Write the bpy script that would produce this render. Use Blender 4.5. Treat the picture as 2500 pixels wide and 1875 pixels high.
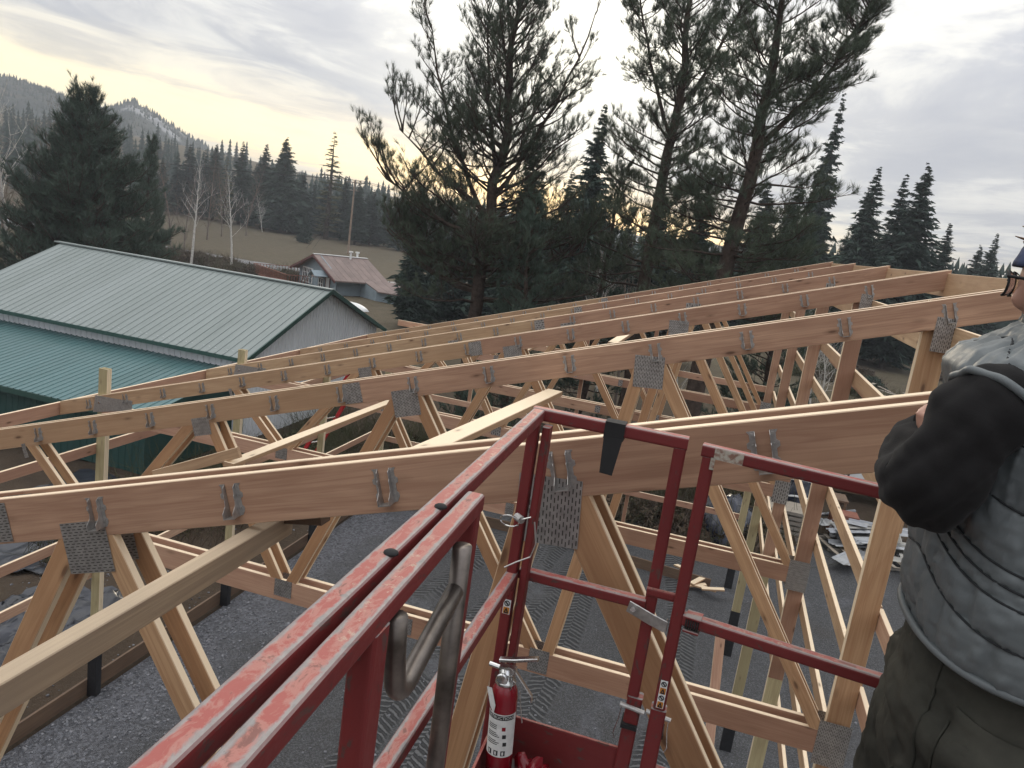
import bpy, bmesh, math, random
import numpy as np
from mathutils import Matrix, Vector, noise as mnoise
random.seed(7); rng = np.random.default_rng(7)
for o in list(bpy.data.objects): bpy.data.objects.remove(o)
S = bpy.context.scene
COL = S.collection
# ------------------------------------------------------------------ camera
cd = bpy.data.cameras.new('camera'); cam = bpy.data.objects.new('camera', cd); COL.objects.link(cam)
cd.sensor_width = 36; cd.lens = 27.527; cd.clip_start = 0.05; cd.clip_end = 9000
R_ = ((0.95298, 0.26908, 0.13937), (0.18620, -0.15702, -0.96987), (-0.23909, 0.95022, -0.19973))
cam.matrix_world = Matrix(((R_[0][0], -R_[1][0], -R_[2][0], 0), (R_[0][1], -R_[1][1], -R_[2][1], 0),
                           (R_[0][2], -R_[1][2], -R_[2][2], 7.6), (0, 0, 0, 1)))
S.camera = cam
S.render.resolution_x = 1024; S.render.resolution_y = 768
# ------------------------------------------------------------------ sky, sun, exposure
SUN_AZ, SUN_EL = math.radians(-13), math.radians(9)
SD = Vector((math.sin(SUN_AZ)*math.cos(SUN_EL), math.cos(SUN_AZ)*math.cos(SUN_EL), math.sin(SUN_EL)))
w = bpy.data.worlds.new('World'); S.world = w; w.use_nodes = True
nt = w.node_tree; nt.nodes.clear()
def N(t, typ, **k):
    n = t.nodes.new(typ)
    for a, b in k.items(): setattr(n, a, b)
    return n
def lk(t, a, b): t.links.new(a, b)
def math_(t, op, a, b=None, c=None, clamp=False):
    n = N(t, 'ShaderNodeMath', operation=op, use_clamp=clamp)
    for i, v in enumerate((a, b, c)):
        if v is None: continue
        if isinstance(v, (int, float)): n.inputs[i].default_value = v
        else: lk(t, v, n.inputs[i])
    return n.outputs[0]
def mixc(t, f, a, b, mode='MIX'):
    n = N(t, 'ShaderNodeMix', data_type='RGBA', blend_type=mode)
    for i, v in ((0, f), (6, a), (7, b)):
        if isinstance(v, (int, float)): n.inputs[i].default_value = v
        elif isinstance(v, tuple): n.inputs[i].default_value = (*v[:3], 1)
        else: lk(t, v, n.inputs[i])
    return n.outputs[2]
def ramp(t, f, stops, interp='LINEAR'):
    n = N(t, 'ShaderNodeValToRGB'); r = n.color_ramp; r.interpolation = interp
    while len(r.elements) < len(stops): r.elements.new(0.5)
    for e, (p, c) in zip(r.elements, stops):
        e.position = p; e.color = (c, c, c, 1) if isinstance(c, (int, float)) else (*c, 1)
    lk(t, f, n.inputs[0]); return n.outputs[0]
tc = N(nt, 'ShaderNodeTexCoord'); dirv = tc.outputs['Generated']
sep = N(nt, 'ShaderNodeSeparateXYZ'); lk(nt, dirv, sep.inputs[0])
dz = math_(nt, 'MAXIMUM', sep.outputs[2], 0.0)
den = math_(nt, 'ADD', dz, 0.035)
cmb = N(nt, 'ShaderNodeCombineXYZ')
lk(nt, math_(nt, 'DIVIDE', sep.outputs[0], den), cmb.inputs[0]); lk(nt, math_(nt, 'DIVIDE', sep.outputs[1], den), cmb.inputs[1])
def mapped(t, v, sc, rot=0, loc=(0, 0, 0)):
    m = N(t, 'ShaderNodeMapping'); m.inputs['Scale'].default_value = sc; m.inputs['Rotation'].default_value = (0, 0, rot); m.inputs['Location'].default_value = loc
    lk(t, v, m.inputs[0]); return m.outputs[0]
def noise(t, v, scale, detail=6, rough=0.55, dist=0.0, w=None):
    n = N(t, 'ShaderNodeTexNoise'); n.inputs['Scale'].default_value = scale; n.inputs['Detail'].default_value = detail
    n.inputs['Roughness'].default_value = rough; n.inputs['Distortion'].default_value = dist
    if v is not None: lk(t, v, n.inputs['Vector'])
    return n.outputs['Fac']
sky = N(nt, 'ShaderNodeTexSky', sky_type='NISHITA', sun_disc=False, sun_elevation=SUN_EL, sun_rotation=SUN_AZ, altitude=700, air_density=1.3, dust_density=3.0)
dotn = N(nt, 'ShaderNodeVectorMath', operation='DOT_PRODUCT'); lk(nt, dirv, dotn.inputs[0]); dotn.inputs[1].default_value = SD
sdot = math_(nt, 'MAXIMUM', dotn.outputs['Value'], 0.0)
glow = math_(nt, 'POWER', sdot, 32.0); glow2 = math_(nt, 'POWER', sdot, 90.0)
# cloud deck seen in perspective: broad sheets and small puffs
n1 = noise(nt, mapped(nt, cmb.outputs[0], (0.36, 0.21, 1), 0.55, (3.1, 1.2, 0)), 1.0, 9, 0.56, 0.6)
n2 = noise(nt, mapped(nt, cmb.outputs[0], (1.15, 0.8, 1), 0.2, (7.7, 0.4, 0)), 1.0, 9, 0.62, 0.7)
cl = math_(nt, 'ADD', math_(nt, 'MULTIPLY', n1, 0.45), math_(nt, 'MULTIPLY', n2, 0.55))
thick = ramp(nt, cl, [(0.38, 0.0), (0.45, 0.35), (0.51, 0.8), (0.60, 1.0)])
hgt = math_(nt, 'ADD', 0.74, math_(nt, 'MULTIPLY', dz, 1.9))          # an overcast sky is brighter overhead
dark = mixc(nt, glow, (2.75, 2.87, 3.25), (5.4, 5.3, 5.2))
lite = mixc(nt, glow, (6.0, 5.85, 5.4), (11.5, 11.0, 9.2))
ccol = mixc(nt, thick, lite, dark)
ccol = mixc(nt, math_(nt, 'MULTIPLY', glow2, 0.7), ccol, (11.5, 10.9, 8.9))
vm = N(nt, 'ShaderNodeVectorMath', operation='SCALE'); lk(nt, ccol, vm.inputs[0]); lk(nt, hgt, vm.inputs['Scale'])
# a long gap under the edge of the deck lets the evening sky through
strip = math_(nt, 'ADD', math_(nt, 'MULTIPLY', sep.outputs[0], -0.112), math_(nt, 'MULTIPLY', sep.outputs[1], 0.001))
gd = math_(nt, 'SUBTRACT', sep.outputs[2], strip)
gd = math_(nt, 'ADD', gd, math_(nt, 'MULTIPLY', math_(nt, 'SUBTRACT', n2, 0.5), 0.06))
gap = ramp(nt, math_(nt, 'ADD', math_(nt, 'MULTIPLY', gd, 6.0), 0.5), [(0.0, 0.0), (0.28, 0.18), (0.45, 0.85), (0.55, 0.9), (0.72, 0.25), (0.95, 0.0)])
gapw = math_(nt, 'MULTIPLY', gap, ramp(nt, sdot, [(0.55, 0.0), (0.75, 0.9), (0.93, 1.0)]))
warm = mixc(nt, 0.85, sky.outputs[0], (13.0, 10.4, 5.2))
fin = mixc(nt, gapw, vm.outputs[0], warm)
bg = N(nt, 'ShaderNodeBackground'); bg.inputs['Strength'].default_value = 0.1; lk(nt, fin, bg.inputs[0])
wo = N(nt, 'ShaderNodeOutputWorld'); lk(nt, bg.outputs[0], wo.inputs[0])
sl = bpy.data.lights.new('sun', 'SUN'); sl.energy = 1.3; sl.angle = math.radians(18); sl.color = (1.0, 0.86, 0.66)
so = bpy.data.objects.new('sun', sl); COL.objects.link(so)
so.rotation_mode = 'QUATERNION'; so.rotation_quaternion = SD.to_track_quat('Z', 'Y')
S.view_settings.view_transform = 'Standard'; S.view_settings.look = 'None'; S.view_settings.exposure = 0.82; S.view_settings.gamma = 1.0
# ------------------------------------------------------------------ helpers
W = {}
def put(o, parent, M):
    W[o] = M
    if parent is not None:
        o.parent = parent; o.matrix_basis = W[parent].inverted() @ M
    else: o.matrix_basis = M
    COL.objects.link(o); return o
def tag(o, label=None, cat=None, group=None, kind=None):
    if label: o['label'] = label
    if cat: o['category'] = cat
    if group: o['group'] = group
    if kind: o['kind'] = kind
    return o
def empty(name, loc, label=None, cat=None, group=None, rz=0):
    o = bpy.data.objects.new(name, None); o.empty_display_size = 0.2
    put(o, None, Matrix.Translation(loc) @ Matrix.Rotation(rz, 4, 'Z')); return tag(o, label, cat, group)
def mk_mesh(name, v, f, mat, smooth=False):
    me = bpy.data.meshes.new(name)
    me.from_pydata([tuple(map(float, p)) for p in v], [], [tuple(map(int, q)) for q in f]); me.update()
    if mat is not None:
        for mm in (mat if isinstance(mat, (list, tuple)) else [mat]): me.materials.append(mm)
    if smooth: me.polygons.foreach_set('use_smooth', [True]*len(me.polygons))
    return me
def obj(name, v, f, mat, parent=None, M=None, smooth=False):
    return put(bpy.data.objects.new(name, mk_mesh(name, v, f, mat, smooth)), parent, M if M is not None else (W[parent] if parent is not None else Matrix()))
def inst(name, me, parent, M): return put(bpy.data.objects.new(name, me), parent, M)
def npmesh(name, V, F, mat, smooth=False):
    V = np.asarray(V, dtype=np.float32); F = np.asarray(F, dtype=np.int32); k = F.shape[1]
    me = bpy.data.meshes.new(name); me.vertices.add(len(V)); me.vertices.foreach_set('co', V.ravel())
    me.loops.add(F.size); me.loops.foreach_set('vertex_index', F.ravel())
    me.polygons.add(len(F)); me.polygons.foreach_set('loop_start', np.arange(0, F.size, k, dtype=np.int32))
    me.polygons.foreach_set('loop_total', np.full(len(F), k, dtype=np.int32))
    me.update(calc_edges=True)
    if mat is not None: me.materials.append(mat)
    if smooth: me.polygons.foreach_set('use_smooth', np.ones(len(F), dtype=bool))
    return me
def frame(a, b, up):
    a = Vector(a); b = Vector(b); x = (b-a).normalized(); z = Vector(up) - x*Vector(up).dot(x); z.normalize(); y = z.cross(x)
    return Matrix(((x.x, y.x, z.x, a.x), (x.y, y.y, z.y, a.y), (x.z, y.z, z.z, a.z), (0, 0, 0, 1))), (b-a).length
def prism_verts(sec, L, s0=0, s1=0):
    n = len(sec); v = [(s0*z, y, z) for y, z in sec] + [(L+s1*z, y, z) for y, z in sec]
    f = [(i, (i+1) % n, n+(i+1) % n, n+i) for i in range(n)]
    f.append(tuple(range(n-1, -1, -1))); f.append(tuple(range(n, 2*n))); return v, f
def octsec(t, w, c=0.003):
    y, z = t/2, w/2
    return [(-y, -z+c), (-y+c, -z), (y-c, -z), (y, -z+c), (y, z-c), (y-c, z), (-y+c, z), (-y, z-c)][::-1]
def board(name, a, b, w, t, up, mat, parent=None, s0=0, s1=0, c=0.003):
    M, L = frame(a, b, up); v, f = prism_verts(octsec(t, w, c), L, s0, s1)
    return obj(name, v, f, mat, parent, M)
def boxv(x0, x1, y0, y1, z0, z1):
    return ([(x0, y0, z0), (x1, y0, z0), (x1, y1, z0), (x0, y1, z0), (x0, y0, z1), (x1, y0, z1), (x1, y1, z1), (x0, y1, z1)],
            [(3, 2, 1, 0), (4, 5, 6, 7), (0, 1, 5, 4), (1, 2, 6, 5), (2, 3, 7, 6), (3, 0, 4, 7)])
class MB:
    def __init__(s): s.v = []; s.f = []
    def add(s, v, f, M=None):
        n = len(s.v)
        s.v += [tuple(M @ Vector(p)) for p in v] if M is not None else [tuple(p) for p in v]
        s.f += [tuple(i+n for i in q) for q in f]; return s
    def box(s, *a, M=None): v, f = boxv(*a); return s.add(v, f, M)
    def bar(s, a, b, w, t, up=(0, 0, 1), c=0.002):
        M, L = frame(a, b, up); v, f = prism_verts(octsec(t, w, c), L); return s.add(v, f, M)
    def tube(s, pts, r, n=8, cap=True):
        pts = [Vector(p) for p in pts]; rr = r if isinstance(r, (list, tuple)) else [r]*len(pts)
        base = len(s.v); up = Vector((0.31, 0.17, 0.93)); prev = None
        for i, p in enumerate(pts):
            d = (pts[min(i+1, len(pts)-1)]-pts[max(i-1, 0)]).normalized()
            if prev is None:
                u = d.cross(up if abs(d.dot(up)) < 0.95 else Vector((1, 0, 0))).normalized()
            else: u = (prev - d*prev.dot(d)).normalized()
            prev = u; q = d.cross(u)
            for k in range(n):
                a = 2*math.pi*k/n; s.v.append(tuple(p + (u*math.cos(a)+q*math.sin(a))*rr[i]))
        for i in range(len(pts)-1):
            for k in range(n):
                s.f.append((base+i*n+k, base+i*n+(k+1) % n, base+(i+1)*n+(k+1) % n, base+(i+1)*n+k))
        if cap:
            s.f.append(tuple(base+k for k in range(n-1, -1, -1))); s.f.append(tuple(base+(len(pts)-1)*n+k for k in range(n)))
        return s
    def lathe(s, prof, n=20, M=None):
        v = []; f = []
        for r, z in prof:
            for k in range(n): a = 2*math.pi*k/n; v.append((r*math.cos(a), r*math.sin(a), z))
        for i in range(len(prof)-1):
            for k in range(n): f.append((i*n+k, i*n+(k+1) % n, (i+1)*n+(k+1) % n, (i+1)*n+k))
        f.append(tuple(range(n-1, -1, -1))); f.append(tuple((len(prof)-1)*n+k for k in range(n)))
        return s.add(v, f, M)
    def build(s, name, mat, parent=None, M=None, smooth=False):
        # vertices are given in world space; M (default: parent's frame translation) is removed
        MM = M if M is not None else (W[parent] if parent is not None else Matrix()); inv = MM.inverted()
        return obj(name, [tuple(inv @ Vector(p)) for p in s.v], s.f, mat, parent, MM, smooth)
def copy_tree(o, parent=None, M=None):
    c = o.copy(); Mw = M if M is not None else W[parent] @ W[o.parent].inverted() @ W[o]
    c.parent = None; put(c, parent, Mw)
    for ch in list(o.children): copy_tree(ch, c)
    return c
def text_verts(s, size):
    cu = bpy.data.curves.new('t', 'FONT'); cu.body = s; cu.size = size; cu.align_x = 'CENTER'; cu.align_y = 'CENTER'; cu.resolution_u = 2
    o = bpy.data.objects.new('t', cu); me = bpy.data.meshes.new_from_object(o)
    v = [tuple(q.co) for q in me.vertices]; f = [tuple(p.vertices) for p in me.polygons]
    bpy.data.objects.remove(o); bpy.data.curves.remove(cu); bpy.data.meshes.remove(me); return v, f
# ------------------------------------------------------------------ materials
def newmat(name, rough=0.7, metal=0.0, spec=0.4):
    m = bpy.data.materials.new(name); m.use_nodes = True; t = m.node_tree; b = t.nodes['Principled BSDF']
    b.inputs['Roughness'].default_value = rough; b.inputs['Metallic'].default_value = metal; b.inputs['Specular IOR Level'].default_value = spec
    return m, t, b
def bump(t, b, h, strength, dist=0.01):
    n = N(t, 'ShaderNodeBump'); n.inputs['Strength'].default_value = strength; n.inputs['Distance'].default_value = dist
    lk(t, h, n.inputs['Height']); lk(t, n.outputs[0], b.inputs['Normal'])
def objcoord(t, rnd=True):
    c = N(t, 'ShaderNodeTexCoord').outputs['Object']
    if not rnd: return c
    oi = N(t, 'ShaderNodeObjectInfo'); a = N(t, 'ShaderNodeVectorMath', operation='ADD'); lk(t, c, a.inputs[0])
    k = N(t, 'ShaderNodeCombineXYZ'); lk(t, math_(t, 'MULTIPLY', oi.outputs['Random'], 37.0), k.inputs[0]); lk(t, math_(t, 'MULTIPLY', oi.outputs['Random'], 11.0), k.inputs[2]); lk(t, math_(t, 'MULTIPLY', oi.outputs['Random'], 5.0), k.inputs[1])
    lk(t, k.outputs[0], a.inputs[1]); return a.outputs[0]
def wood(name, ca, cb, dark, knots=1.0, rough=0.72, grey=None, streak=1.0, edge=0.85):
    m, t, b = newmat(name, rough-0.12, 0, 0.5); v = objcoord(t); oi = N(t, 'ShaderNodeObjectInfo')
    big = noise(t, mapped(t, v, (0.7, 9, 9)), 1.0, 3, 0.5, 1.2)
    fine = noise(t, mapped(t, v, (2.2, 70, 70)), 1.0, 4, 0.6, 0.3)
    blot = noise(t, mapped(t, v, (1.6, 3.5, 3.5)), 1.0, 3, 0.5)
    base = mixc(t, oi.outputs['Random'], ca, cb)
    r2 = math_(t, 'FRACT', math_(t, 'MULTIPLY', oi.outputs['Random'], 17.3)); base = mixc(t, 1.0, base, mixc(t, r2, (0.80, 0.77, 0.74), (1.10, 1.12, 1.12)), 'MULTIPLY')
    base = mixc(t, math_(t, 'MULTIPLY', ramp(t, big, [(0.40, 0.0), (0.52, 0.75*streak), (0.57, 0.15), (0.68, 0.55*streak)]), 0.55), base, dark)
    base = mixc(t, ramp(t, fine, [(0.42, 0.0), (0.75, 0.45*streak)]), base, dark)
    lines = noise(t, mapped(t, v, (0.9, 34, 34)), 1.0, 2, 0.5, 0.8)
    base = mixc(t, ramp(t, lines, [(0.44, 0.0), (0.50, 0.36*streak), (0.56, 0.0), (0.66, 0.22*streak)]), base, dark)
    base = mixc(t, ramp(t, blot, [(0.35, 0.28), (0.62, 0.0)]), base, tuple(0.62*q for q in dark))
    vo = N(t, 'ShaderNodeTexVoronoi', feature='DISTANCE_TO_EDGE'); vo = N(t, 'ShaderNodeTexVoronoi'); vo.inputs['Randomness'].default_value = 1.0
    lk(t, mapped(t, v, (2.7, 8.5, 8.5)), vo.inputs['Vector']); vo.inputs['Scale'].default_value = 1.0
    kn = ramp(t, vo.outputs['Distance'], [(0.0, knots), (0.065, 0.85*knots), (0.10, 0.35*knots), (0.19, 0.0)])
    base = mixc(t, kn, base, (0.10, 0.045, 0.022))
    # skylight on the board tops painted in: narrow edges mixed towards cream
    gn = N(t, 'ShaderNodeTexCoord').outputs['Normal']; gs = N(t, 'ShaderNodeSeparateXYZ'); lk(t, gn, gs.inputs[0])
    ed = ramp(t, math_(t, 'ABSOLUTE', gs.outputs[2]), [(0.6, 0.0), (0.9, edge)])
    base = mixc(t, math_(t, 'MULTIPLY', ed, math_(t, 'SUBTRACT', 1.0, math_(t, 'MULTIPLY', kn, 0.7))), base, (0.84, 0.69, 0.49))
    if grey: base = mixc(t, ramp(t, blot, [(0.3, 0.8), (0.75, 0.2)]), base, grey)
    lk(t, base, b.inputs['Base Color']); bump(t, b, fine, 0.25, 0.002); return m
M = {}
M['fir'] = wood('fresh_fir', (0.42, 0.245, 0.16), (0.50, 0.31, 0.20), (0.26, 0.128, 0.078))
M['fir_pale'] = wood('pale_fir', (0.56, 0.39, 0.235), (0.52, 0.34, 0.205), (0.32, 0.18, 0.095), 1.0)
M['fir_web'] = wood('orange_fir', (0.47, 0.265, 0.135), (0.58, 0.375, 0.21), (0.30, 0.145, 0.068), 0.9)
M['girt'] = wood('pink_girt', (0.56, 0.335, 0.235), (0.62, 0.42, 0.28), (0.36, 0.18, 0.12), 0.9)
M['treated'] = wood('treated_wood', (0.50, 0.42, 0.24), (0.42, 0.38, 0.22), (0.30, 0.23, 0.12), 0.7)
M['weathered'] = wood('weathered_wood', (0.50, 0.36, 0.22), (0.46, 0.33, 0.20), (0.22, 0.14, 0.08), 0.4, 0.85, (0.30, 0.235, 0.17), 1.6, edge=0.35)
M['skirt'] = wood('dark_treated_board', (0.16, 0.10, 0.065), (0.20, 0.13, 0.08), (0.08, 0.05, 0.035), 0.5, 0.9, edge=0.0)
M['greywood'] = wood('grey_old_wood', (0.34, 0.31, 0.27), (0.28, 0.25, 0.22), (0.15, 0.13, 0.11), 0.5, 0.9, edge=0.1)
def plain(name, col, rough=0.6, metal=0.0, var=0.12, scale=6.0, spec=0.4, bmp=0.0, rnd=False):
    m, t, b = newmat(name, rough, metal, spec); v = objcoord(t, True)
    n = noise(t, v, scale, 5, 0.6)
    c = mixc(t, ramp(t, n, [(0.3, 0.0), (0.7, 1.0)]), tuple(max(0, q*(1-var)) for q in col), tuple(min(1, q*(1+var)) for q in col))
    if rnd:
        oi = N(t, 'ShaderNodeObjectInfo'); c = mixc(t, math_(t, 'MULTIPLY', oi.outputs['Random'], 0.45), c, tuple(q*0.5 for q in col))
    lk(t, c, b.inputs['Base Color'])
    if bmp: bump(t, b, n, bmp, 0.01)
    return m
M['galv'] = plain('galvanised_steel', (0.40, 0.385, 0.37), 0.42, 0.75, 0.22, 55)
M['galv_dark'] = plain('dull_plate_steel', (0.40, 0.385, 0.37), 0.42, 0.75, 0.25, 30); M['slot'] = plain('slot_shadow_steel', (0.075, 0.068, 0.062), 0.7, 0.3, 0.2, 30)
M['black'] = plain('black_plastic_sleeve', (0.018, 0.018, 0.02), 0.55, 0, 0.3, 20)
M['sheet'] = plain('black_plastic_sheet', (0.02, 0.022, 0.03), 0.28, 0, 0.3, 3, 0.5, 0.5)
M['white'] = plain('white_paint', (0.72, 0.73, 0.72), 0.5, 0, 0.06, 4)
M['rubber'] = plain('black_rubber', (0.015, 0.015, 0.016), 0.8, 0, 0.2, 10)
M['chrome'] = plain('bright_steel', (0.62, 0.62, 0.61), 0.25, 1.0, 0.1, 40)
M['glass'] = plain('dark_glass', (0.03, 0.04, 0.05), 0.08, 0, 0.1, 4, 0.8)
def redpaint(name, top=True):
    m, t, b = newmat(name, 0.42, 0, 0.45); v = objcoord(t); c0 = N(t, 'ShaderNodeTexCoord').outputs['Object']
    s3 = N(t, 'ShaderNodeSeparateXYZ'); lk(t, c0, s3.inputs[0])
    n = noise(t, mapped(t, v, (20, 42, 42)), 1.0, 8, 0.68, 0.6); sp = noise(t, v, 55, 5, 0.7); fade = noise(t, mapped(t, v, (3, 9, 9)), 1.0, 4, 0.55)
    geo = N(t, 'ShaderNodeNewGeometry'); gz = N(t, 'ShaderNodeSeparateXYZ'); lk(t, geo.outputs['Normal'], gz.inputs[0])
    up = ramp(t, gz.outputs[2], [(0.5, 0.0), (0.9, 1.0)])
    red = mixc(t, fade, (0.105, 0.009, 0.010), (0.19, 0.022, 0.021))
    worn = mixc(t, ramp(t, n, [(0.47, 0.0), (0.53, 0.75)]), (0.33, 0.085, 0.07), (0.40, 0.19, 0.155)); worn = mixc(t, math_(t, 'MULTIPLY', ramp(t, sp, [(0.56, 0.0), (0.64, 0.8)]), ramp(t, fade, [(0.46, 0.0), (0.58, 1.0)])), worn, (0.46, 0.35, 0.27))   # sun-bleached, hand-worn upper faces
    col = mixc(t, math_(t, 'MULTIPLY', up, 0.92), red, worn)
    edge = ramp(t, math_(t, 'ADD', math_(t, 'ABSOLUTE', s3.outputs[1]), math_(t, 'MULTIPLY', math_(t, 'SUBTRACT', n, 0.5), 0.022)), [(0.0078, 0.0), (0.0090, 1.0)])
    bare = math_(t, 'MULTIPLY', edge, up)
    chips = ramp(t, n, [(0.58, 0.0), (0.63, 1.0)])
    col = mixc(t, math_(t, 'MULTIPLY', chips, math_(t, 'SUBTRACT', 1.0, math_(t, 'MULTIPLY', up, 0.4))), col, mixc(t, sp, (0.045, 0.03, 0.028), (0.13, 0.05, 0.04)))
    col = mixc(t, math_(t, 'MULTIPLY', bare, 0.9), col, mixc(t, sp, (0.20, 0.197, 0.195), (0.40, 0.392, 0.385)))
    col = mixc(t, ramp(t, sp, [(0.66, 0.0), (0.72, 0.65)]), col, (0.05, 0.03, 0.03))
    lk(t, col, b.inputs['Base Color']); lk(t, math_(t, 'MULTIPLY', bare, 0.7), b.inputs['Metallic'])
    lk(t, ramp(t, n, [(0.3, 0.48), (0.7, 0.72)]), b.inputs['Roughness']); bump(t, b, n, 0.12, 0.002); return m
M['red'] = redpaint('worn_red_paint')
M['pipe'] = plain('worn_bare_pipe', (0.15, 0.13, 0.115), 0.40, 0.85, 0.5, 14)
# ------------------------------------------------------------------ ground
def sm(a, b, x): t_ = np.clip((x-a)/(b-a), 0, 1); return t_*t_*(3-2*t_)
def gh(x, y):
    x = np.asarray(x, float); y = np.asarray(y, float); d = np.hypot(x, y)
    z = -1.0*sm(9.5, 14.5, -x)
    z = z - 0.5*sm(30, 55, -x)*sm(40, 60, y)
    z = z + 1.1*sm(84, 140, d)*sm(20, 60, -x)
    z = z + 22*sm(170, 420, d)*sm(0.1, 0.7, -x/(d+1)) + 2.5*sm(200, 800, d)
    z = z + 0.05*np.sin(x*1.7+y*0.9)*sm(9, 12, np.maximum(-x, y-20)) + 0.10*np.sin(x*0.31+1)*np.sin(y*0.27)*sm(14, 40, d)
    return z
def ghf(x, y): return float(gh(x, y))
m, t, b = newmat('ground_earth_and_grass', 0.95, 0, 0.1)
v = N(t, 'ShaderNodeTexCoord').outputs['Object']
a1 = noise(t, v, 0.06, 6, 0.6); a2 = noise(t, v, 1.3, 8, 0.7); a3 = noise(t, v, 9.0, 6, 0.7); a4 = noise(t, mapped(t, v, (0.3, 0.05, 1), 0.5), 1.0, 5, 0.6)
soil = mixc(t, a2, (0.032, 0.024, 0.018), (0.095, 0.070, 0.050))
grass = mixc(t, a4, (0.120, 0.094, 0.066), (0.088, 0.080, 0.052))
grass = mixc(t, ramp(t, a2, [(0.35, 0.0), (0.65, 1.0)]), grass, (0.075, 0.062, 0.042))
vs = N(t, 'ShaderNodeSeparateXYZ'); lk(t, v, vs.inputs[0])
dd = N(t, 'ShaderNodeVectorMath', operation='LENGTH'); lk(t, v, dd.inputs[0])
fg = ramp(t, math_(t, 'MULTIPLY', dd.outputs['Value'], 0.01), [(0.30, 0.0), (0.50, 1.0)])
fg = math_(t, 'MAXIMUM', fg, ramp(t, a1, [(0.55, 0.0), (0.62, 0.5)]))
col = mixc(t, fg, soil, grass); col = mixc(t, ramp(t, a3, [(0.58, 0.0), (0.75, 0.4)]), col, (0.15, 0.125, 0.09))
lk(t, col, b.inputs['Base Color']); bump(t, b, a3, 0.9, 0.06); M['ground'] = m
ring = np.concatenate([np.linspace(0, 40, 54), 40*np.power(1.075, np.arange(1, 44))]); na = 160
Vg = [(0, 0, 0)]; Fg = []
ang = np.linspace(0, 2*math.pi, na, endpoint=False)
X = np.outer(ring[1:], np.sin(ang)); Y = np.outer(ring[1:], np.cos(ang))+6; Z = gh(X, Y)
V = np.stack([X, Y, Z], -1).reshape(-1, 3); nr = len(ring)-1
i = np.arange(nr-1)[:, None]*na; j = np.arange(na)[None, :]; j2 = (j+1) % na
F = np.stack([i+j, i+na+j, i+na+j2, i+j2], -1).reshape(-1, 4)
me = npmesh('ground', V, F, M['ground'], True)
go = inst('ground', me, None, Matrix()); tag(go, kind='structure')
fc = npmesh('ground_centre', np.concatenate([[[0, 6, 0]], V[:na]]), np.array([[0, 1+k, 1+(k+1) % na] for k in range(na)]), M['ground'])
# join the centre fan by making it a child-free second sheet under the gravel
bm = bmesh.new(); bm.from_mesh(me); bm.from_mesh(fc); bm.to_mesh(me); bm.free()
# gravel pad with rolled tyre tracks
m, t, b = newmat('crushed_gravel', 0.92, 0, 0.25)
v = N(t, 'ShaderNodeTexCoord').outputs['Object']; vs = N(t, 'ShaderNodeSeparateXYZ'); lk(t, v, vs.inputs[0])
st = N(t, 'ShaderNodeTexVoronoi'); st.inputs['Scale'].default_value = 60; lk(t, v, st.inputs['Vector'])
st2 = N(t, 'ShaderNodeTexVoronoi'); st2.inputs['Scale'].default_value = 27; lk(t, v, st2.inputs['Vector'])
big = noise(t, v, 0.7, 5, 0.55); mid = noise(t, v, 4.0, 5, 0.6)
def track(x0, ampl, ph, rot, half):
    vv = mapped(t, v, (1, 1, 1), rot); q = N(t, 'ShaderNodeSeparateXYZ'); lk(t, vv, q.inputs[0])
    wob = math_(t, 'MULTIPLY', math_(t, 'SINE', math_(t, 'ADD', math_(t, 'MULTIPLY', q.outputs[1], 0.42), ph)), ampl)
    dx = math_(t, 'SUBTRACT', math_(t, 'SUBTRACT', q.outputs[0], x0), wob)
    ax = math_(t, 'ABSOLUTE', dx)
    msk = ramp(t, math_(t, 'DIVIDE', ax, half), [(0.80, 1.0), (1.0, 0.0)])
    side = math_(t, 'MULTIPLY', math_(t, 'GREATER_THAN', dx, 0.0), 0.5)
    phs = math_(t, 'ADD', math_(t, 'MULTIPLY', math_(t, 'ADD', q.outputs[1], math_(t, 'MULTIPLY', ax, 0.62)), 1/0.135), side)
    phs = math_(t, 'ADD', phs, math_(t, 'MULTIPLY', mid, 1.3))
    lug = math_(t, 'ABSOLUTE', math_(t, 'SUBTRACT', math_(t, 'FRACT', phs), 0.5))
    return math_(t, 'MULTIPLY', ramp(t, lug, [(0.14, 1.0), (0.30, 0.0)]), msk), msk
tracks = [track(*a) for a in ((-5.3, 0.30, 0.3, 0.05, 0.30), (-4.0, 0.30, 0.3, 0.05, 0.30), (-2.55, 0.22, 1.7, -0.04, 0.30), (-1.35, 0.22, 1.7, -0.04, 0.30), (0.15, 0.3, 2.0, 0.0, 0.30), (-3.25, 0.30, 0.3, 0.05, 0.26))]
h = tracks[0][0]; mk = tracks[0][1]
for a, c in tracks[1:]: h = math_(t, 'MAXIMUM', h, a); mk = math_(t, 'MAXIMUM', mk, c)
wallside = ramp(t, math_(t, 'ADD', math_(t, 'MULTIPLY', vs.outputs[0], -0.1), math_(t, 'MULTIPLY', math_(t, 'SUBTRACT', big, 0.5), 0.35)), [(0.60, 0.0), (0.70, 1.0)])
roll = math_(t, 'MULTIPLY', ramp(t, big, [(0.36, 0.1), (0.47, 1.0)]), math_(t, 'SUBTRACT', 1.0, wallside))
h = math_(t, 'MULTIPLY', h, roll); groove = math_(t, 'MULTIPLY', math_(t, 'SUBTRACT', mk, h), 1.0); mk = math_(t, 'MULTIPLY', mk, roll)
loose = math_(t, 'SUBTRACT', 1.0, math_(t, 'MULTIPLY', mk, 0.85))
fines = mixc(t, noise(t, v, 30, 6, 0.7), (0.070, 0.071, 0.073), (0.145, 0.146, 0.147))
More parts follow.
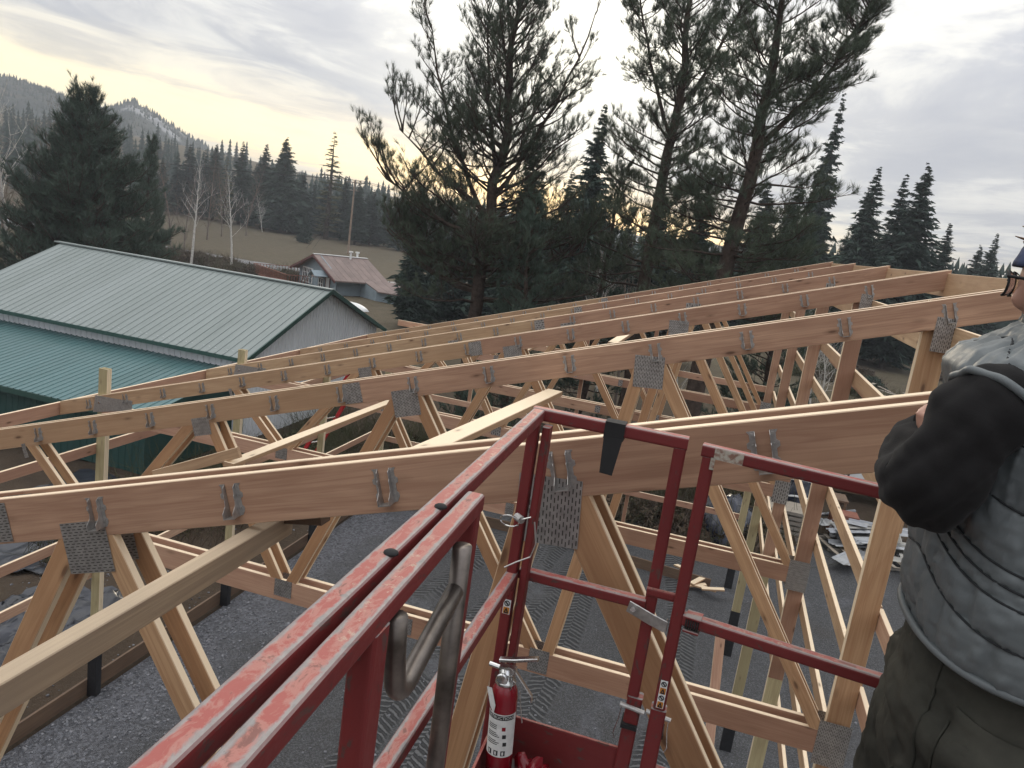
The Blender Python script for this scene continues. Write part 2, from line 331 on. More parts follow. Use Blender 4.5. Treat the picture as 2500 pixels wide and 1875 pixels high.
rock = mixc(t, st.outputs['Color'], (0.06, 0.061, 0.066), (0.24, 0.247, 0.265)); rk2 = mixc(t, st2.outputs['Color'], (0.09, 0.093, 0.104), (0.30, 0.31, 0.345))
col = mixc(t, math_(t, 'MULTIPLY', ramp(t, st.outputs['Color'], [(0.35, 0.0), (0.75, 1.0)]), math_(t, 'ADD', 0.10, math_(t, 'MULTIPLY', loose, 0.75))), fines, rock)
col = mixc(t, math_(t, 'MULTIPLY', loose, math_(t, 'MAXIMUM', math_(t, 'MULTIPLY', wallside, 0.95), ramp(t, big, [(0.36, 0.5), (0.42, 0.0)]))), col, rk2)
brown = ramp(t, noise(t, v, 0.33, 4, 0.6), [(0.56, 0.0), (0.70, 0.35)])
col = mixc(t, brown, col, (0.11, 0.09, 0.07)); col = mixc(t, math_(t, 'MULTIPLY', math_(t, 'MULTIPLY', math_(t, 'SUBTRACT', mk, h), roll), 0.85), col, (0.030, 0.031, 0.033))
col = mixc(t, math_(t, 'MULTIPLY', h, 0.5), col, (0.125, 0.128, 0.132))  # crevice shade painted dark into the tread grooves, lug marks painted lighter
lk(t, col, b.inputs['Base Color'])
hh = math_(t, 'ADD', math_(t, 'MULTIPLY', h, 1.0), math_(t, 'ADD', math_(t, 'MULTIPLY', mid, 0.5), math_(t, 'MULTIPLY', math_(t, 'MULTIPLY', loose, st.outputs['Distance']), 0.9)))
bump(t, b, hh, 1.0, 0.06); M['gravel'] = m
def sheet(name, x0, x1, y0, y1, zf, mat, nx=40, ny=40, kind='structure', edge=None):
    xs = np.linspace(x0, x1, nx); ys = np.linspace(y0, y1, ny); XX, YY = np.meshgrid(xs, ys, indexing='ij')
    if edge is not None: XX, YY = edge(XX, YY)
    ZZ = zf(XX, YY); V = np.stack([XX, YY, ZZ], -1).reshape(-1, 3)
    i = np.arange(nx-1)[:, None]*ny; j = np.arange(ny-1)[None, :]
    F = np.stack([i+j, i+ny+j, i+ny+j+1, i+j+1], -1).reshape(-1, 4)
    return tag(inst(name, npmesh(name, V, F, mat, True), None, Matrix()), kind=kind)
def gedge(XX, YY):
    u = (XX+7.75)/(17.75); XX = XX + sm(0.75, 1, u)*(1.2*np.sin(YY*0.6)+0.6*np.sin(YY*1.9)); v_ = (YY+8)/32.0
    YY = YY + sm(0.8, 1, v_)*(1.3*np.sin(XX*0.7+1)+0.5*np.sin(XX*2.3)); return XX, YY
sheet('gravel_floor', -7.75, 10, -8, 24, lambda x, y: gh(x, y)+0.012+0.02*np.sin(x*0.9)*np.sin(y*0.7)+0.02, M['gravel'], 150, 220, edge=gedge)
# ------------------------------------------------------------------ post-frame building: trusses
ZR = lambda x: 7.092+0.3238*x
SL = Vector((1, 0, 0.3238)).normalized(); SN = Vector((-SL.z, 0, SL.x))
YF = [2.336, 5.433, 8.479, 11.60, 14.72, 17.94]
XL, XR = -8.436, 2.0035
BC = 4.44                                   # top of bottom chords
TN = {'t1': -5.78, 't2': -3.95, 't3': -2.17, 't4': -0.41}; BN = {'b1': -4.98, 'b2': -3.07, 'b3': -0.85}
WEBS = [('t1', 'b1'), ('t2', 'b1'), ('t2', 'b2'), ('t3', 'b2'), ('t3', 'b3'), ('t4', 'b3')]
def slotted_plate(wd, ht, nc, nrw, along='z'):
    # thin plate with rows of shallow slots, their floors coloured dark as shade
    v = []; f = []
    cw, chh = wd/nc, ht/nrw
    for i in range(nc):
        for j in range(nrw):
            sx = cw*0.34; sz = chh*0.62
            cx_ = -wd/2+cw*(i+0.5); cz_ = -ht/2+chh*(j+0.5+(0.16 if i % 2 else -0.16))
            a = len(v); x0, x1, z0, z1 = -wd/2+cw*i, -wd/2+cw*(i+1), -ht/2+chh*j, -ht/2+chh*(j+1)
            v += [(x0, 0, z0), (x1, 0, z0), (x1, 0, z1), (x0, 0, z1), (cx_-sx/2, 0, max(z0, cz_-sz/2)), (cx_+sx/2, 0, max(z0, cz_-sz/2)), (cx_+sx/2, 0, min(z1, cz_+sz/2)), (cx_-sx/2, 0, min(z1, cz_+sz/2))]
            v += [(x, 0.0012, z) for x, _, z in v[a+4:a+8]]
            f += [(a, a+1, a+5, a+4), (a+1, a+2, a+6, a+5), (a+2, a+3, a+7, a+6), (a+3, a, a+4, a+7)]
            f.append((a+8, a+9, a+10, a+11)); f += [(a+4, a+5, a+9, a+8), (a+5, a+6, a+10, a+9), (a+6, a+7, a+11, a+10), (a+7, a+4, a+8, a+11)]
    return v, f
_pl = {}
def plate_mesh(wd, ht, nc, nrw):
    k = (wd, ht, nc, nrw)
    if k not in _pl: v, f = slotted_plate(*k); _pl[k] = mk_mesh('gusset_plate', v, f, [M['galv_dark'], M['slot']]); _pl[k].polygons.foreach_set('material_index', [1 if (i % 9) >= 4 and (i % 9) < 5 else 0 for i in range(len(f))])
    return _pl[k]
def hanger_mesh():
    b = MB(); H = 0.118; T = 0.0016
    for s in (-1, 1):
        x0 = 0.0205*s
        # face flange with stepped outer edge
        prof = [(0, 0), (0.012, 0.0), (0.023, 0.018), (0.023, 0.030), (0.016, 0.036), (0.016, 0.062), (0.026, 0.068), (0.026, 0.082), (0.017, 0.088), (0.017, 0.108), (0.024, H), (0, H)]
        n = len(prof); v = [(x0+s*px, -0.0018, pz) for px, pz in prof]+[(x0+s*px, -0.0002, pz) for px, pz in prof]
        f = [tuple(range(n)) if s > 0 else tuple(range(n-1, -1, -1))]+[(i, (i+1) % n, n+(i+1) % n, n+i) for i in range(n)]
        b.add(v, f)
        # side wall standing out from the chord, cut back towards the top
        pr = [(0, 0.0), (-0.044, -0.004), (-0.044, 0.018), (-0.022, 0.040), (-0.018, 0.060), (-0.021, 0.066), (-0.021, 0.076), (-0.016, 0.082), (-0.016, 0.106), (0, H)]
        n = len(pr); v = [(x0, py, pz) for py, pz in pr]+[(x0+s*T, py, pz) for py, pz in pr]
        b.add(v, [tuple(range(n)), tuple(range(2*n-1, n-1, -1))]+[(i, (i+1) % n, n+(i+1) % n, n+i) for i in range(n)])
        for pz in (0.026, 0.074, 0.108):
            b.add(*boxv(x0+s*0.008-0.004, x0+s*0.008+0.004, -0.0055, -0.001, pz-0.004, pz+0.004))
    b.box(-0.0205, 0.0205, -0.044, 0, -0.0025, -0.0005)
    return mk_mesh('joist_hanger', b.v, b.f, M['galv'])
HM = hanger_mesh()
ordn = ['nearest', 'second', 'third', 'fourth', 'fifth', 'farthest']
truss_label = {
 (0, 0): 'nearest fir roof truss with large slotted plates, right behind the red basket', (0, 1): 'fir roof truss paired close behind the nearest one',
 (1, 0): 'front truss of the second pair from the basket, splice plate and many hangers', (1, 1): 'rear truss of the second pair from the basket',
 (2, 0): 'front truss of the third pair from the basket, tail ending at the eave board', (2, 1): 'rear truss of the third pair from the basket',
 (3, 0): 'front truss of the fourth pair from the basket', (3, 1): 'rear truss of the fourth pair from the basket',
 (4, 0): 'front truss of the fifth pair from the basket', (4, 1): 'rear truss of the fifth pair from the basket',
 (5, 0): 'front truss of the farthest pair, in front of the big pines', (5, 1): 'rearmost truss of all at the far gable end'}
def truss(k, ply):
    y = YF[k]+(0.127 if ply else 0)+0.019
    e = empty('roof_truss', (-7.76, y, BC-0.19), truss_label[(k, ply)], 'truss', 'roof trusses')
    hw = 0.184/2; xs = -2.62
    def tc_(x0, x1, mat, s0, s1):
        a = Vector((x0, y, ZR(x0)))-SN*hw; b_ = Vector((x1, y, ZR(x1)))-SN*hw
        return board('top_chord', a, b_, 0.184, 0.038, SN, mat, e, s0, s1)
    tc_(XL, xs-0.001, M['fir_pale'] if k else M['fir'], 0.3238, 0); tc_(xs+0.001, XR, M['fir'], 0, 0.3238)
    xc = -1.95 if ply == 0 else -2.6
    board('bottom_chord', (-7.72, y, BC-0.0935), (xc-.001, y, BC-0.0935), 0.187, 0.0375, (0, 0, 1), M['girt'], e)
    board('bottom_chord', (xc+.001, y, BC-0.0935), (1.225, y, BC-0.0935), 0.187, 0.0375, (0, 0, 1), M['fir'], e)
    for a, b_ in WEBS:
        xa, xb = TN[a], BN[b_]; d = 1 if xb > xa else -1
        pa = Vector((xa+0.05*d, y, ZR(xa)-0.14)); pb = Vector((xb-0.055*d, y, BC-0.03))
        board('web', pa, pb, 0.089, 0.0355, (d, 0, 1), M['fir_web'], e)
    board('web', (TN['t4']+0.04, y, ZR(TN['t4'])-0.14), (1.20, y, BC-0.03), 0.120 if k == 0 else 0.089, 0.0355, (1, 0, 1), M['fir_web'], e)
    fy = y-0.0212
    def pl(x, z, wd, ht, nc, nrw, rot=0.0):
        inst('gusset_plate', plate_mesh(wd, ht, nc, nrw), e, Matrix.Translation((x, fy-0.0002*rot, z)) @ Matrix.Rotation(rot, 4, 'Y'))
    sl = -math.atan(0.3238); fine = k < 3
    def P(x, z, wd, ht, rot=0.0, tall=False):
        nc, nr_ = (int(wd/0.011), int(ht/0.026)) if fine else (max(3, int(wd/0.03)), max(3, int(ht/0.05)))
        pl(x, z, wd, ht, nc, nr_, rot)
    P(TN['t3'], ZR(TN['t3'])-0.235, 0.205, 0.215, math.pi/2+sl); P(TN['t4'], ZR(TN['t4'])-0.232, 0.205, 0.225, sl*0.25)
    P(TN['t2'], ZR(TN['t2'])-0.215, 0.17, 0.15, sl); P(TN['t1']+0.02, ZR(TN['t1'])-0.225, 0.045, 0.13, sl*1.2)
    P(xs, ZR(xs)-0.10, 0.16, 0.15, math.pi/2+sl)
    P(BN['b2'], BC-0.07, 0.16, 0.15); P(BN['b3'], BC-0.075, 0.155, 0.19); P(BN['b1'], BC-0.07, 0.16, 0.15)
    if k > 0: P(xc, BC-0.095, 0.10, 0.14)
    P(1.295, BC-0.09, 0.215, 0.34); P(1.345, ZR(1.345)-0.235, 0.115, 0.22)
    if ply == 0:
        for q in range(-4, 13):
            x = -5.64+0.5803*q
            if x > XR-0.1: continue
            Mh = Matrix.Translation(Vector((x, y-0.019, ZR(x)))-SN*0.148) @ Matrix.Rotation(-math.atan(0.3238), 4, 'Y')
            inst('joist_hanger', HM, e, Mh)
    return e
for k in range(6):
    for ply in (0, 1): truss(k, ply)
# heel straps of plain steel on the third and fourth pairs
# ------------------------------------------------------------------ walls
def post(parent, x0, x1, y, top, mat, sleeve=0.75, low=None):
    e = bpy.data.objects.new('wall_post', None); put(e, parent, Matrix.Translation(((x0+x1)/2, y, 0)))
    xm = (x0+x1)/2
    for i in range(3):
        yy = y-0.029+0.029*i
        if low and i == 0:
            board('post_ply', (xm, yy, 0.05), (xm, yy, low), x1-x0-0.004, 0.028, (1, 0, 0), M['treated'], e)
            board('post_ply', (xm, yy, low+0.002), (xm, yy, top-0.10), x1-x0-0.002, 0.028, (1, 0, 0), mat, e)
        else: board('post_ply', (xm, yy, 0.05), (xm, yy, top-0.008*(i % 2)), x1-x0-0.003*i, 0.028, (1, 0, 0), mat if i != 1 else M['treated'], e)
    if sleeve:
        b = MB(); b.box(x0-0.006, x1+0.006, y-0.052, y+0.052, -0.05, sleeve); b.build('black_sleeve', M['black'], e)
    return e
lw = empty('wall_frame', (-7.76, 8, 0), 'low left wall of posts, pink girts and dark skirt board beside the soil', 'wall frame')
rw = empty('wall_frame', (1.31, 8, 0), 'tall right wall of posts and pale girts beside the person', 'wall frame')
ew = empty('wall_frame', (-3, 18.2, 0), 'far end wall of horizontal girts under the pines', 'wall frame')
for k, y in enumerate(YF):
    yc = y+0.0825
    post(lw, -7.83, -7.69, yc, [4.56, 4.56, 4.94, 4.83, 4.52, 4.5][k], M['treated'], 0.74)
    post(rw, 1.235, 1.395, yc, ZR(1.3)-0.02, M['fir_web'] if k < 2 else M['fir'], 0.95 if k in (1, 3, 4, 5) else 0.9, 3.1 if k > 1 else None)
def wall_boards(parent, x, tops, h, ys, mat, nm='girt', jit=0.0):
    for z in tops:
        for (y0, y1) in ys:
            board(nm, (x, y0+0.001, z-h/2), (x, y1-0.001, z-h/2), h, 0.038, (0, 0, 1), mat, parent)
wall_boards(lw, -7.852, (3.87, 2.64, 2.02, 1.08), 0.14, ((-1, 5.5), (5.5, 11.66), (11.66, 18.1)), M['girt'])
wall_boards(lw, -7.852, (0.28,), 0.25, ((-2, 5.5), (5.5, 11.66), (11.66, 18.1)), M['skirt'], 'skirt_board')
wall_boards(rw, 1.418, (6.62, 6.06, 5.38, 4.78, 4.06, 3.42, 2.80), 0.14, ((5.6, 11.66), (11.66, 18.1)), M['fir_pale'])
wall_boards(rw, 1.418, (5.38, 4.78, 3.95, 3.30), 0.14, ((2.5, 5.56),), M['girt'])
wall_boards(rw, 1.418, (7.35,), 0.235, ((2.2, 8.52), (8.52, 18.1)), M['fir_pale'], 'header_board')
for i, z in enumerate((4.85, 3.75, 3.13, 2.49, 1.81)):
    board('girt', (-7.7, 18.13, z-0.07), (-3.2, 18.13, z-0.07), 0.14, 0.038, (0, 0, 1), M['girt'], ew)
    board('girt', (-3.198, 18.13, z-0.07), (1.39, 18.13, z-0.07), 0.14, 0.038, (0, 0, 1), M['girt'], ew)
board('skirt_board', (-7.6, 18.13, 0.16), (-2.8, 18.13, 0.16), 0.28, 0.038, (0, 0, 1), M['skirt'], ew)
board('skirt_board', (-2.75, 18.10, 0.16), (0.9, 17.7, 0.12), 0.28, 0.038, (0, 0, 1), M['skirt'], ew)
for x in (-5.6, -2.9, -1.35):
    board('stud', (x, 18.18, 0.3), (x, 18.18, ZR(x)-0.2), 0.089, 0.038, (1, 0, 0), M['fir'], ew)
fb = board('fascia_board', (2.0245, -1.0, 7.60), (2.0245, 18.3, 7.60), 0.225, 0.038, (0, 0, 1), M['fir_pale']); tag(fb, 'pale high fascia board along the upper truss ends, by the glasses', 'fascia board')
fb = board('fascia_board', (-8.457, -1.0, 4.255), (-8.457, 18.2, 4.255), 0.18, 0.038, (0, 0, 1), M['girt']); tag(fb, 'low eave fascia board joining the truss tails in front of the green roof', 'fascia board')
fb = board('wind_board', (1.48, 5.6, 6.48), (1.48, 11.0, 6.48), 0.14, 0.038, (0, 0, 1), M['girt']); tag(fb, 'second pink board nailed along the outside of the right wall', 'board')
# steel heel straps
hs = MB(); 
for k in (2, 3):
    e = [o for o in bpy.data.objects if o.name.startswith('roof_truss') and o.get('label') == truss_label[(k, 0)]][0]
    y = YF[k]-0.004; zc = ZR(-7.76)-0.13
    v = [(-7.86, y, zc-0.12), (-7.42, y, zc-0.02), (-7.24, y, zc+0.03), (-7.24, y, zc+0.16), (-7.42, y, zc+0.14), (-7.83, y, zc+0.12)]
    v = v+[(a, y+0.003, c) for a, _, c in v]; n = 6
    f = [tuple(range(n)), tuple(range(2*n-1, n-1, -1))]+[(i, n+i, n+(i+1) % n, (i+1) % n) for i in range(n)]
    q = MB(); q.add(v, f); q.build('heel_plate', M['galv'], e)
    q = MB(); q.lathe([(0.016, 0), (0.016, 0.012)], 8, Matrix.Translation((-7.76, y-0.012, zc+0.03)) @ Matrix.Rotation(-math.pi/2, 4, 'X')); q.build('bolt', M['chrome'], e)
# braces
def thing_board(name, a, b, w, t_, up, mat, label, cat='board', group=None):
    return tag(board(name, a, b, w, t_, up, M[mat]), label, cat, group)
thing_board('brace_board', (-1.46, -0.6, 6.355), (-1.46, 2.56, 6.355), 0.089, 0.06, (0, 0, 1), 'weathered', 'weathered brown brace board running under the nearest truss at left')
thing_board('block', (-1.52, 2.53, 6.385), (-1.28, 2.53, 6.43), 0.05, 0.07, (0, 0, 1), 'skirt', 'short dark block on the end of the weathered brace', 'block')
thing_board('brace_board', (-1.22, 2.57, 6.55), (-1.04, 5.42, 6.46), 0.038, 0.11, (0, 0, 1), 'fir_pale', 'pale diagonal brace board between the nearest and second truss pairs')
thing_board('brace_board', (-3.62, 5.36, 5.355), (-3.50, 8.47, 5.365), 0.038, 0.10, (0, 0, 1), 'fir_pale', 'pale brace board with ink marks between second and third truss pairs')
thing_board('brace_board', (-3.60, 5.40, 5.42), (-2.60, 3.15, 6.10), 0.089, 0.036, (0.3, 0, 1), 'fir_pale', 'short pale board leaning across the webs behind the nearest truss at left') if False else None
thing_board('brace_board', (-4.35, 5.395, 5.09), (-3.55, 5.395, 5.47), 0.089, 0.036, (0, 0, 1), 'fir_pale', 'short pale board nailed across webs of the second truss pair')
thing_board('brace_board', (-3.4, 8.7, 5.36), (-3.3, 14.8, 5.36), 0.038, 0.10, (0, 0, 1), 'fir_pale', 'pale brace board running between the third and fifth truss pairs')
thing_board('brace_board', (-1.1, 8.6, 6.45), (-1.0, 14.8, 6.45), 0.038, 0.10, (0, 0, 1), 'fir_pale', 'pale brace board high under the far truss pairs')
thing_board('leaning_board', (1.0, 9.6, 0.05), (0.85, 11.2, 2.2), 0.14, 0.038, (1, 0, 0), 'fir', 'loose board leaning beside the right wall posts')
# offcuts at the end wall
for i, (x, y, r, l) in enumerate(((0.55, 17.45, 0.4, 0.55), (0.75, 17.35, -0.3, 0.6), (0.6, 17.55, 1.0, 0.45), (0.95, 17.2, 0.2, 0.5), (0.2, 17.9, -0.8, 0.4))):
    c, s_ = math.cos(r), math.sin(r); z = 0.10+0.04*i
    thing_board('wood_offcut', (x-c*l/2, y-s_*l/2, z), (x+c*l/2, y+s_*l/2, z+0.06), 0.038, 0.13, (0, 0, 1), 'fir_pale', ['lowest', 'second', 'third', 'top', 'stray'][i]+' timber offcut heaped at the end wall corner', 'offcut', 'timber offcuts')
# ------------------------------------------------------------------ neighbouring green building
def metal_mat(name, col, rough=0.35, var=0.10):
    m, t, b = newmat(name, rough, 0.0, 0.5); v = objcoord(t, False)
    n = noise(t, mapped(t, v, (0.35, 0.12, 0.2)), 1.0, 5, 0.6); n2 = noise(t, mapped(t, v, (2.5, 0.5, 0.5)), 1.0, 6, 0.7)
    c = mixc(t, n, tuple(q*(1-var) for q in col), tuple(q*(1+var) for q in col)); c = mixc(t, ramp(t, n2, [(0.55, 0), (0.8, 0.35)]), c, tuple(q*0.6 for q in col))
    oi = N(t, 'ShaderNodeObjectInfo'); c = mixc(t, 1.0, c, mixc(t, oi.outputs['Random'], (0.90, 0.91, 0.90), (1.07, 1.06, 1.07)), 'MULTIPLY'); lk(t, c, b.inputs['Base Color']); lk(t, ramp(t, n2, [(0.3, rough-0.07), (0.7, rough+0.15)]), b.inputs['Roughness']); return m
M['roof_sage'] = metal_mat('sage_green_roof_metal', (0.205, 0.238, 0.230), 0.42)
M['roof_teal'] = metal_mat('teal_roof_metal', (0.070, 0.145, 0.148), 0.38)
M['wall_white'] = metal_mat('white_wall_metal', (0.76, 0.78, 0.80), 0.5, 0.05)
M['wall_green'] = metal_mat('dark_green_wall_metal', (0.020, 0.062, 0.055), 0.5)
M['trim_green'] = metal_mat('dark_green_trim', (0.028, 0.075, 0.062), 0.45)
def ribbed(name, o, u, vv, nrm, L, Wd, pitch, mat, parent, rib=0.02, rw_=0.045, clip=None, piece=None):
    # ribbed sheet panels, one object per 0.9 m panel: origin o, ribs run along vv, spaced along u
    o, u, vv, nrm = map(Vector, (o, u, vv, nrm)); per = 4 if piece is None else piece; n = int(round(L/pitch)); i = 0
    while i < n:
        k = min(per, n-i); prof = []
        for j in range(k):
            s = (i+j)*pitch; prof += [(s, 0), (s+pitch-rw_, 0), (s+pitch-rw_*0.75, rib), (s+pitch-rw_*0.25, rib), (s+pitch-(0.0001 if j == k-1 else 0), 0.0)] if j == k-1 else [(s, 0), (s+pitch-rw_, 0), (s+pitch-rw_*0.75, rib), (s+pitch-rw_*0.25, rib)]
        V = []; F = []
        for s, hgt_ in prof:
            lo, hi = (0, Wd) if clip is None else clip(s)
            V += [o+u*s+vv*lo+nrm*hgt_, o+u*s+vv*hi+nrm*hgt_]
        for q in range(len(prof)-1): F.append((2*q, 2*q+2, 2*q+3, 2*q+1))
        b = MB(); b.v = [tuple(p) for p in V]; b.f = F; b.build(name, mat, parent); i += k
gb = empty('metal_building', (-20, 25, -1), 'sage green metal roofed building with white ribbed gable, left', 'building')
XG, YN, HS = -14.85, 22.45, 5.05; ZE, RS = 2.18, 0.38       # gable plane, near wall, half span, eave height, pitch
ZA = ZE+RS*HS; Lr = 12.8016
ln = math.hypot(HS+0.35, RS*(HS+0.35)); dv = Vector((0, HS+0.35, RS*(HS+0.35))).normalized()
ribbed('roof_panel', (XG+0.30, YN-0.35, ZE-RS*0.35), (-1, 0, 0), dv, (0, -dv.z, dv.y), Lr, ln, 0.3048, M['roof_sage'], gb, 0.022, 0.06, piece=3)
dv2 = Vector((0, -(HS+0.35), RS*(HS+0.35))).normalized()
ribbed('roof_panel', (XG+0.30, YN+2*HS+0.35, ZE-RS*0.35), (-1, 0, 0), dv2, (0, -dv2.z*-1, abs(dv2.y)), Lr, ln, 0.3048, M['roof_sage'], gb, 0.022, 0.06, piece=9)
q = MB(); q.bar((XG+0.34, YN+HS, ZA+0.02), (XG-Lr, YN+HS, ZA+0.02), 0.05, 0.30); q.build('ridge_cap', M['roof_sage'], gb)
gw = lambda s: (0, (ZE+1.0)+RS*(HS-abs(s-HS))-0.05)
ribbed('gable_panel', (XG, YN, -1), (0, 1, 0), (0, 0, 1), (1, 0, 0), 2*HS, 0, 0.2286, M['wall_white'], gb, 0.032, 0.07, gw, piece=4)
ribbed('wall_panel', (XG, YN, -1), (-1, 0, 0), (0, 0, 1), (0, -1, 0), Lr, ZE+1.0, 0.2286, M['wall_white'], gb, 0.030, 0.06, piece=8)
q = MB(); q.box(XG-Lr, XG-0.02, YN+0.05, YN+2*HS-0.05, -1, ZE-0.02); q.build('inner_wall', M['wall_white'], gb)
for s, yy in ((1, YN-0.36), (-1, YN+2*HS+0.36)):
    q = MB(); q.bar((XG+0.33, yy, ZE-RS*0.36-0.05), (XG+0.33, YN+HS, ZA-0.05), 0.16, 0.05); q.build('rake_trim', M['trim_green'], gb)
q = MB(); q.bar((XG+0.3, YN-0.37, ZE-0.20), (XG-Lr, YN-0.37, ZE-0.20), 0.13, 0.04); q.build('eave_trim', M['trim_green'], gb)
q = MB(); q.bar((XG+0.02, YN-0.03, -1), (XG+0.02, YN-0.03, ZE-0.1), 0.16, 0.16, (1, 0, 0)); q.build('corner_trim', M['trim_green'], gb)
# lean-to along its near wall
YL, ZL0 = 18.3, 0.80; ZL1 = 1.58
lt = Vector((0, YN-YL+0.3, ZL1-ZL0)); ll = lt.length; lt.normalize()
ribbed('lean_to_roof_panel', (XG-0.15, YL-0.3, ZL0), (-1, 0, 0), lt, (0, -lt.z, lt.y), Lr, ll, 0.2286, M['roof_teal'], gb, 0.02, 0.05, piece=4)
ribbed('lean_to_wall_panel', (XG-0.3, YL, -1), (-1, 0, 0), (0, 0, 1), (0, -1, 0), Lr, ZL0+1.0, 0.2286, M['wall_green'], gb, 0.016, 0.05, piece=4)
q = MB(); q.bar((XG-0.15, YL-0.31, ZL0-0.09), (XG-Lr, YL-0.31, ZL0-0.09), 0.16, 0.03); q.build('lean_to_eave_trim', M['trim_green'], gb)
q = MB(); q.add([(XG-0.3, YL, -1), (XG-0.3, YN, -1), (XG-0.3, YN, ZL1-0.05), (XG-0.3, YL, ZL0-0.05)], [(0, 1, 2, 3)]); q.bar((XG-0.14, YL-0.3, ZL0-0.04), (XG-0.14, YN, ZL1-0.04), 0.13, 0.03); q.build('lean_to_end_wall', M['wall_green'], gb)
# ------------------------------------------------------------------ road, hill
m, t, b = newmat('wet_asphalt', 0.6, 0, 0.4); v = objcoord(t, False); lk(t, mixc(t, noise(t, v, 0.8, 5), (0.13, 0.135, 0.145), (0.20, 0.205, 0.215)), b.inputs['Base Color']); M['road'] = m
xs = np.linspace(-170, -8, 90); V = []
for x in xs:
    yc = 80 + (x+54)*0.10 + 0.0008*(x+54)**2*(-1)
    for d_ in (-3.3, -1, 1, 3.3): V.append((x, yc+d_, ghf(x, yc+d_)+0.12))
F = [(4*i+j, 4*i+4+j, 4*i+5+j, 4*i+1+j) for i in range(len(xs)-1) for j in range(3)]
tag(obj('road', V, F, M['road'], smooth=True), kind='structure')
m, t, b = newmat('forested_hillside', 0.95, 0, 0.1); v = objcoord(t, False)
n1_ = noise(t, v, 0.02, 8, 0.65); n2_ = noise(t, v, 0.11, 8, 0.7); n3_ = noise(t, mapped(t, v, (0.01, 0.01, 0.03), 0.3), 1.0, 7, 0.6)
c = mixc(t, ramp(t, n2_, [(0.35, 0), (0.65, 1)]), (0.030, 0.042, 0.044), (0.066, 0.076, 0.070)); c = mixc(t, ramp(t, n1_, [(0.5, 0), (0.66, 0.8)]), c, (0.11, 0.085, 0.062))
c = mixc(t, ramp(t, n3_, [(0.60, 0), (0.66, 0.75)]), c, (0.42, 0.43, 0.46)); lk(t, c, b.inputs['Base Color']); bump(t, b, n2_, 1.0, 4.0); M['hill'] = m
def hill(name, az0, az1, dist, prof, depth, seed, trees):
    # prof: (azimuth deg, elevation deg) of the crest at the given distance
    pa = [p[0] for p in prof]; pe = [p[1] for p in prof]; n = 240; mrow = 36
    az = np.radians(np.linspace(az0, az1, n)); el = np.interp(np.degrees(az), pa, pe)
    rr_ = np.random.default_rng(seed); V = []
    for r in range(mrow):
        f_ = r/(mrow-1); d_ = dist*(1-0.62*(1-f_)); hz = 7.6+dist*np.tan(np.radians(el)); z = -2+(hz+2)*(f_**1.35)
        nz = np.array([mnoise.fractal(Vector((a*9, f_*3, seed)), 0.6, 2.1, 6) for a in az])
        z = z+nz*dist*0.012*f_ + (np.array([mnoise.noise(Vector((a*420, 0, seed)))*dist*0.0011 for a in az]) if r == mrow-1 else 0)
        V.append(np.stack([np.sin(az)*d_, np.cos(az)*d_, z], -1))
    V = np.array(V); crest = V[-1].copy(); V = V.reshape(-1, 3)
    i = np.arange(mrow-1)[:, None]*n; j = np.arange(n-1)[None, :]
    F = np.stack([i+j, i+j+1, i+n+j+1, i+n+j], -1).reshape(-1, 4)
    o = tag(inst(name, npmesh(name, V, F, M['hill'], True), None, Matrix()), kind='structure')
    if trees:
        TV = []; TF = []
        for _ in range(trees):
            k = rr_.integers(0, n-1); f_ = rr_.random(); p = crest[k]*(1-f_)+crest[k+1]*f_; row = 1-0.5*rr_.random()**2
            if row < 0.99:
                r0 = int(row*(mrow-1)); p = V[r0*n+k]*(1-f_)+V[r0*n+k+1]*f_
            h_ = (0.0022+0.0035*rr_.random())*dist; w_ = h_*0.30; a = len(TV); q0 = rr_.random()*2
            TV += [(p[0]+w_*math.cos(q0+c_), p[1]+w_*math.sin(q0+c_), p[2]-h_*0.1) for c_ in (0, 2.09, 4.18)]+[(p[0], p[1], p[2]+h_)]
            TF += [(a, a+1, a+3), (a+1, a+2, a+3), (a+2, a, a+3)]
        tag(inst('distant_forest', npmesh('distant_forest', TV, TF, M['fol_far']), None, Matrix()), 'dark fir forest covering the far ridge', 'forest', kind='stuff')
# ------------------------------------------------------------------ foliage materials
def folmat(name, ca, cb, rough=0.8, trans=0.15):
    m, t, b = newmat(name, rough, 0, 0.2); v = objcoord(t); n = noise(t, v, 1.1, 4, 0.6); oi = N(t, 'ShaderNodeObjectInfo')
    c = mixc(t, n, ca, cb); c = mixc(t, math_(t, 'MULTIPLY', oi.outputs['Random'], 0.5), c, tuple(q*0.6 for q in ca)); lk(t, c, b.inputs['Base Color']); return m
M['fol_pine'] = folmat('pine_needles', (0.072, 0.100, 0.072), (0.135, 0.155, 0.098))
M['fol_blue'] = folmat('dark_pine_needles', (0.064, 0.098, 0.078), (0.120, 0.155, 0.112))
M['fol_spruce'] = folmat('spruce_needles', (0.028, 0.050, 0.042), (0.058, 0.082, 0.060))
M['fol_far'] = folmat('far_forest', (0.020, 0.036, 0.032), (0.040, 0.058, 0.046))
M['fol_thin'] = folmat('olive_needles', (0.085, 0.090, 0.045), (0.12, 0.115, 0.06))
M['fol_brown'] = folmat('dry_brush', (0.075, 0.052, 0.036), (0.13, 0.10, 0.07))
M['fol_brush'] = folmat('weedy_brush', (0.05, 0.055, 0.03), (0.11, 0.105, 0.05))
M['bark'] = plain('pine_bark', (0.070, 0.052, 0.042), 0.95, 0, 0.45, 7, 0.1, 0.8)
M['bark_birch'] = plain('birch_bark', (0.46, 0.44, 0.41), 0.9, 0, 0.3, 5, 0.1)
M['bark_bare'] = plain('bare_twig_bark', (0.16, 0.13, 0.11), 0.95, 0, 0.3, 5, 0.1)
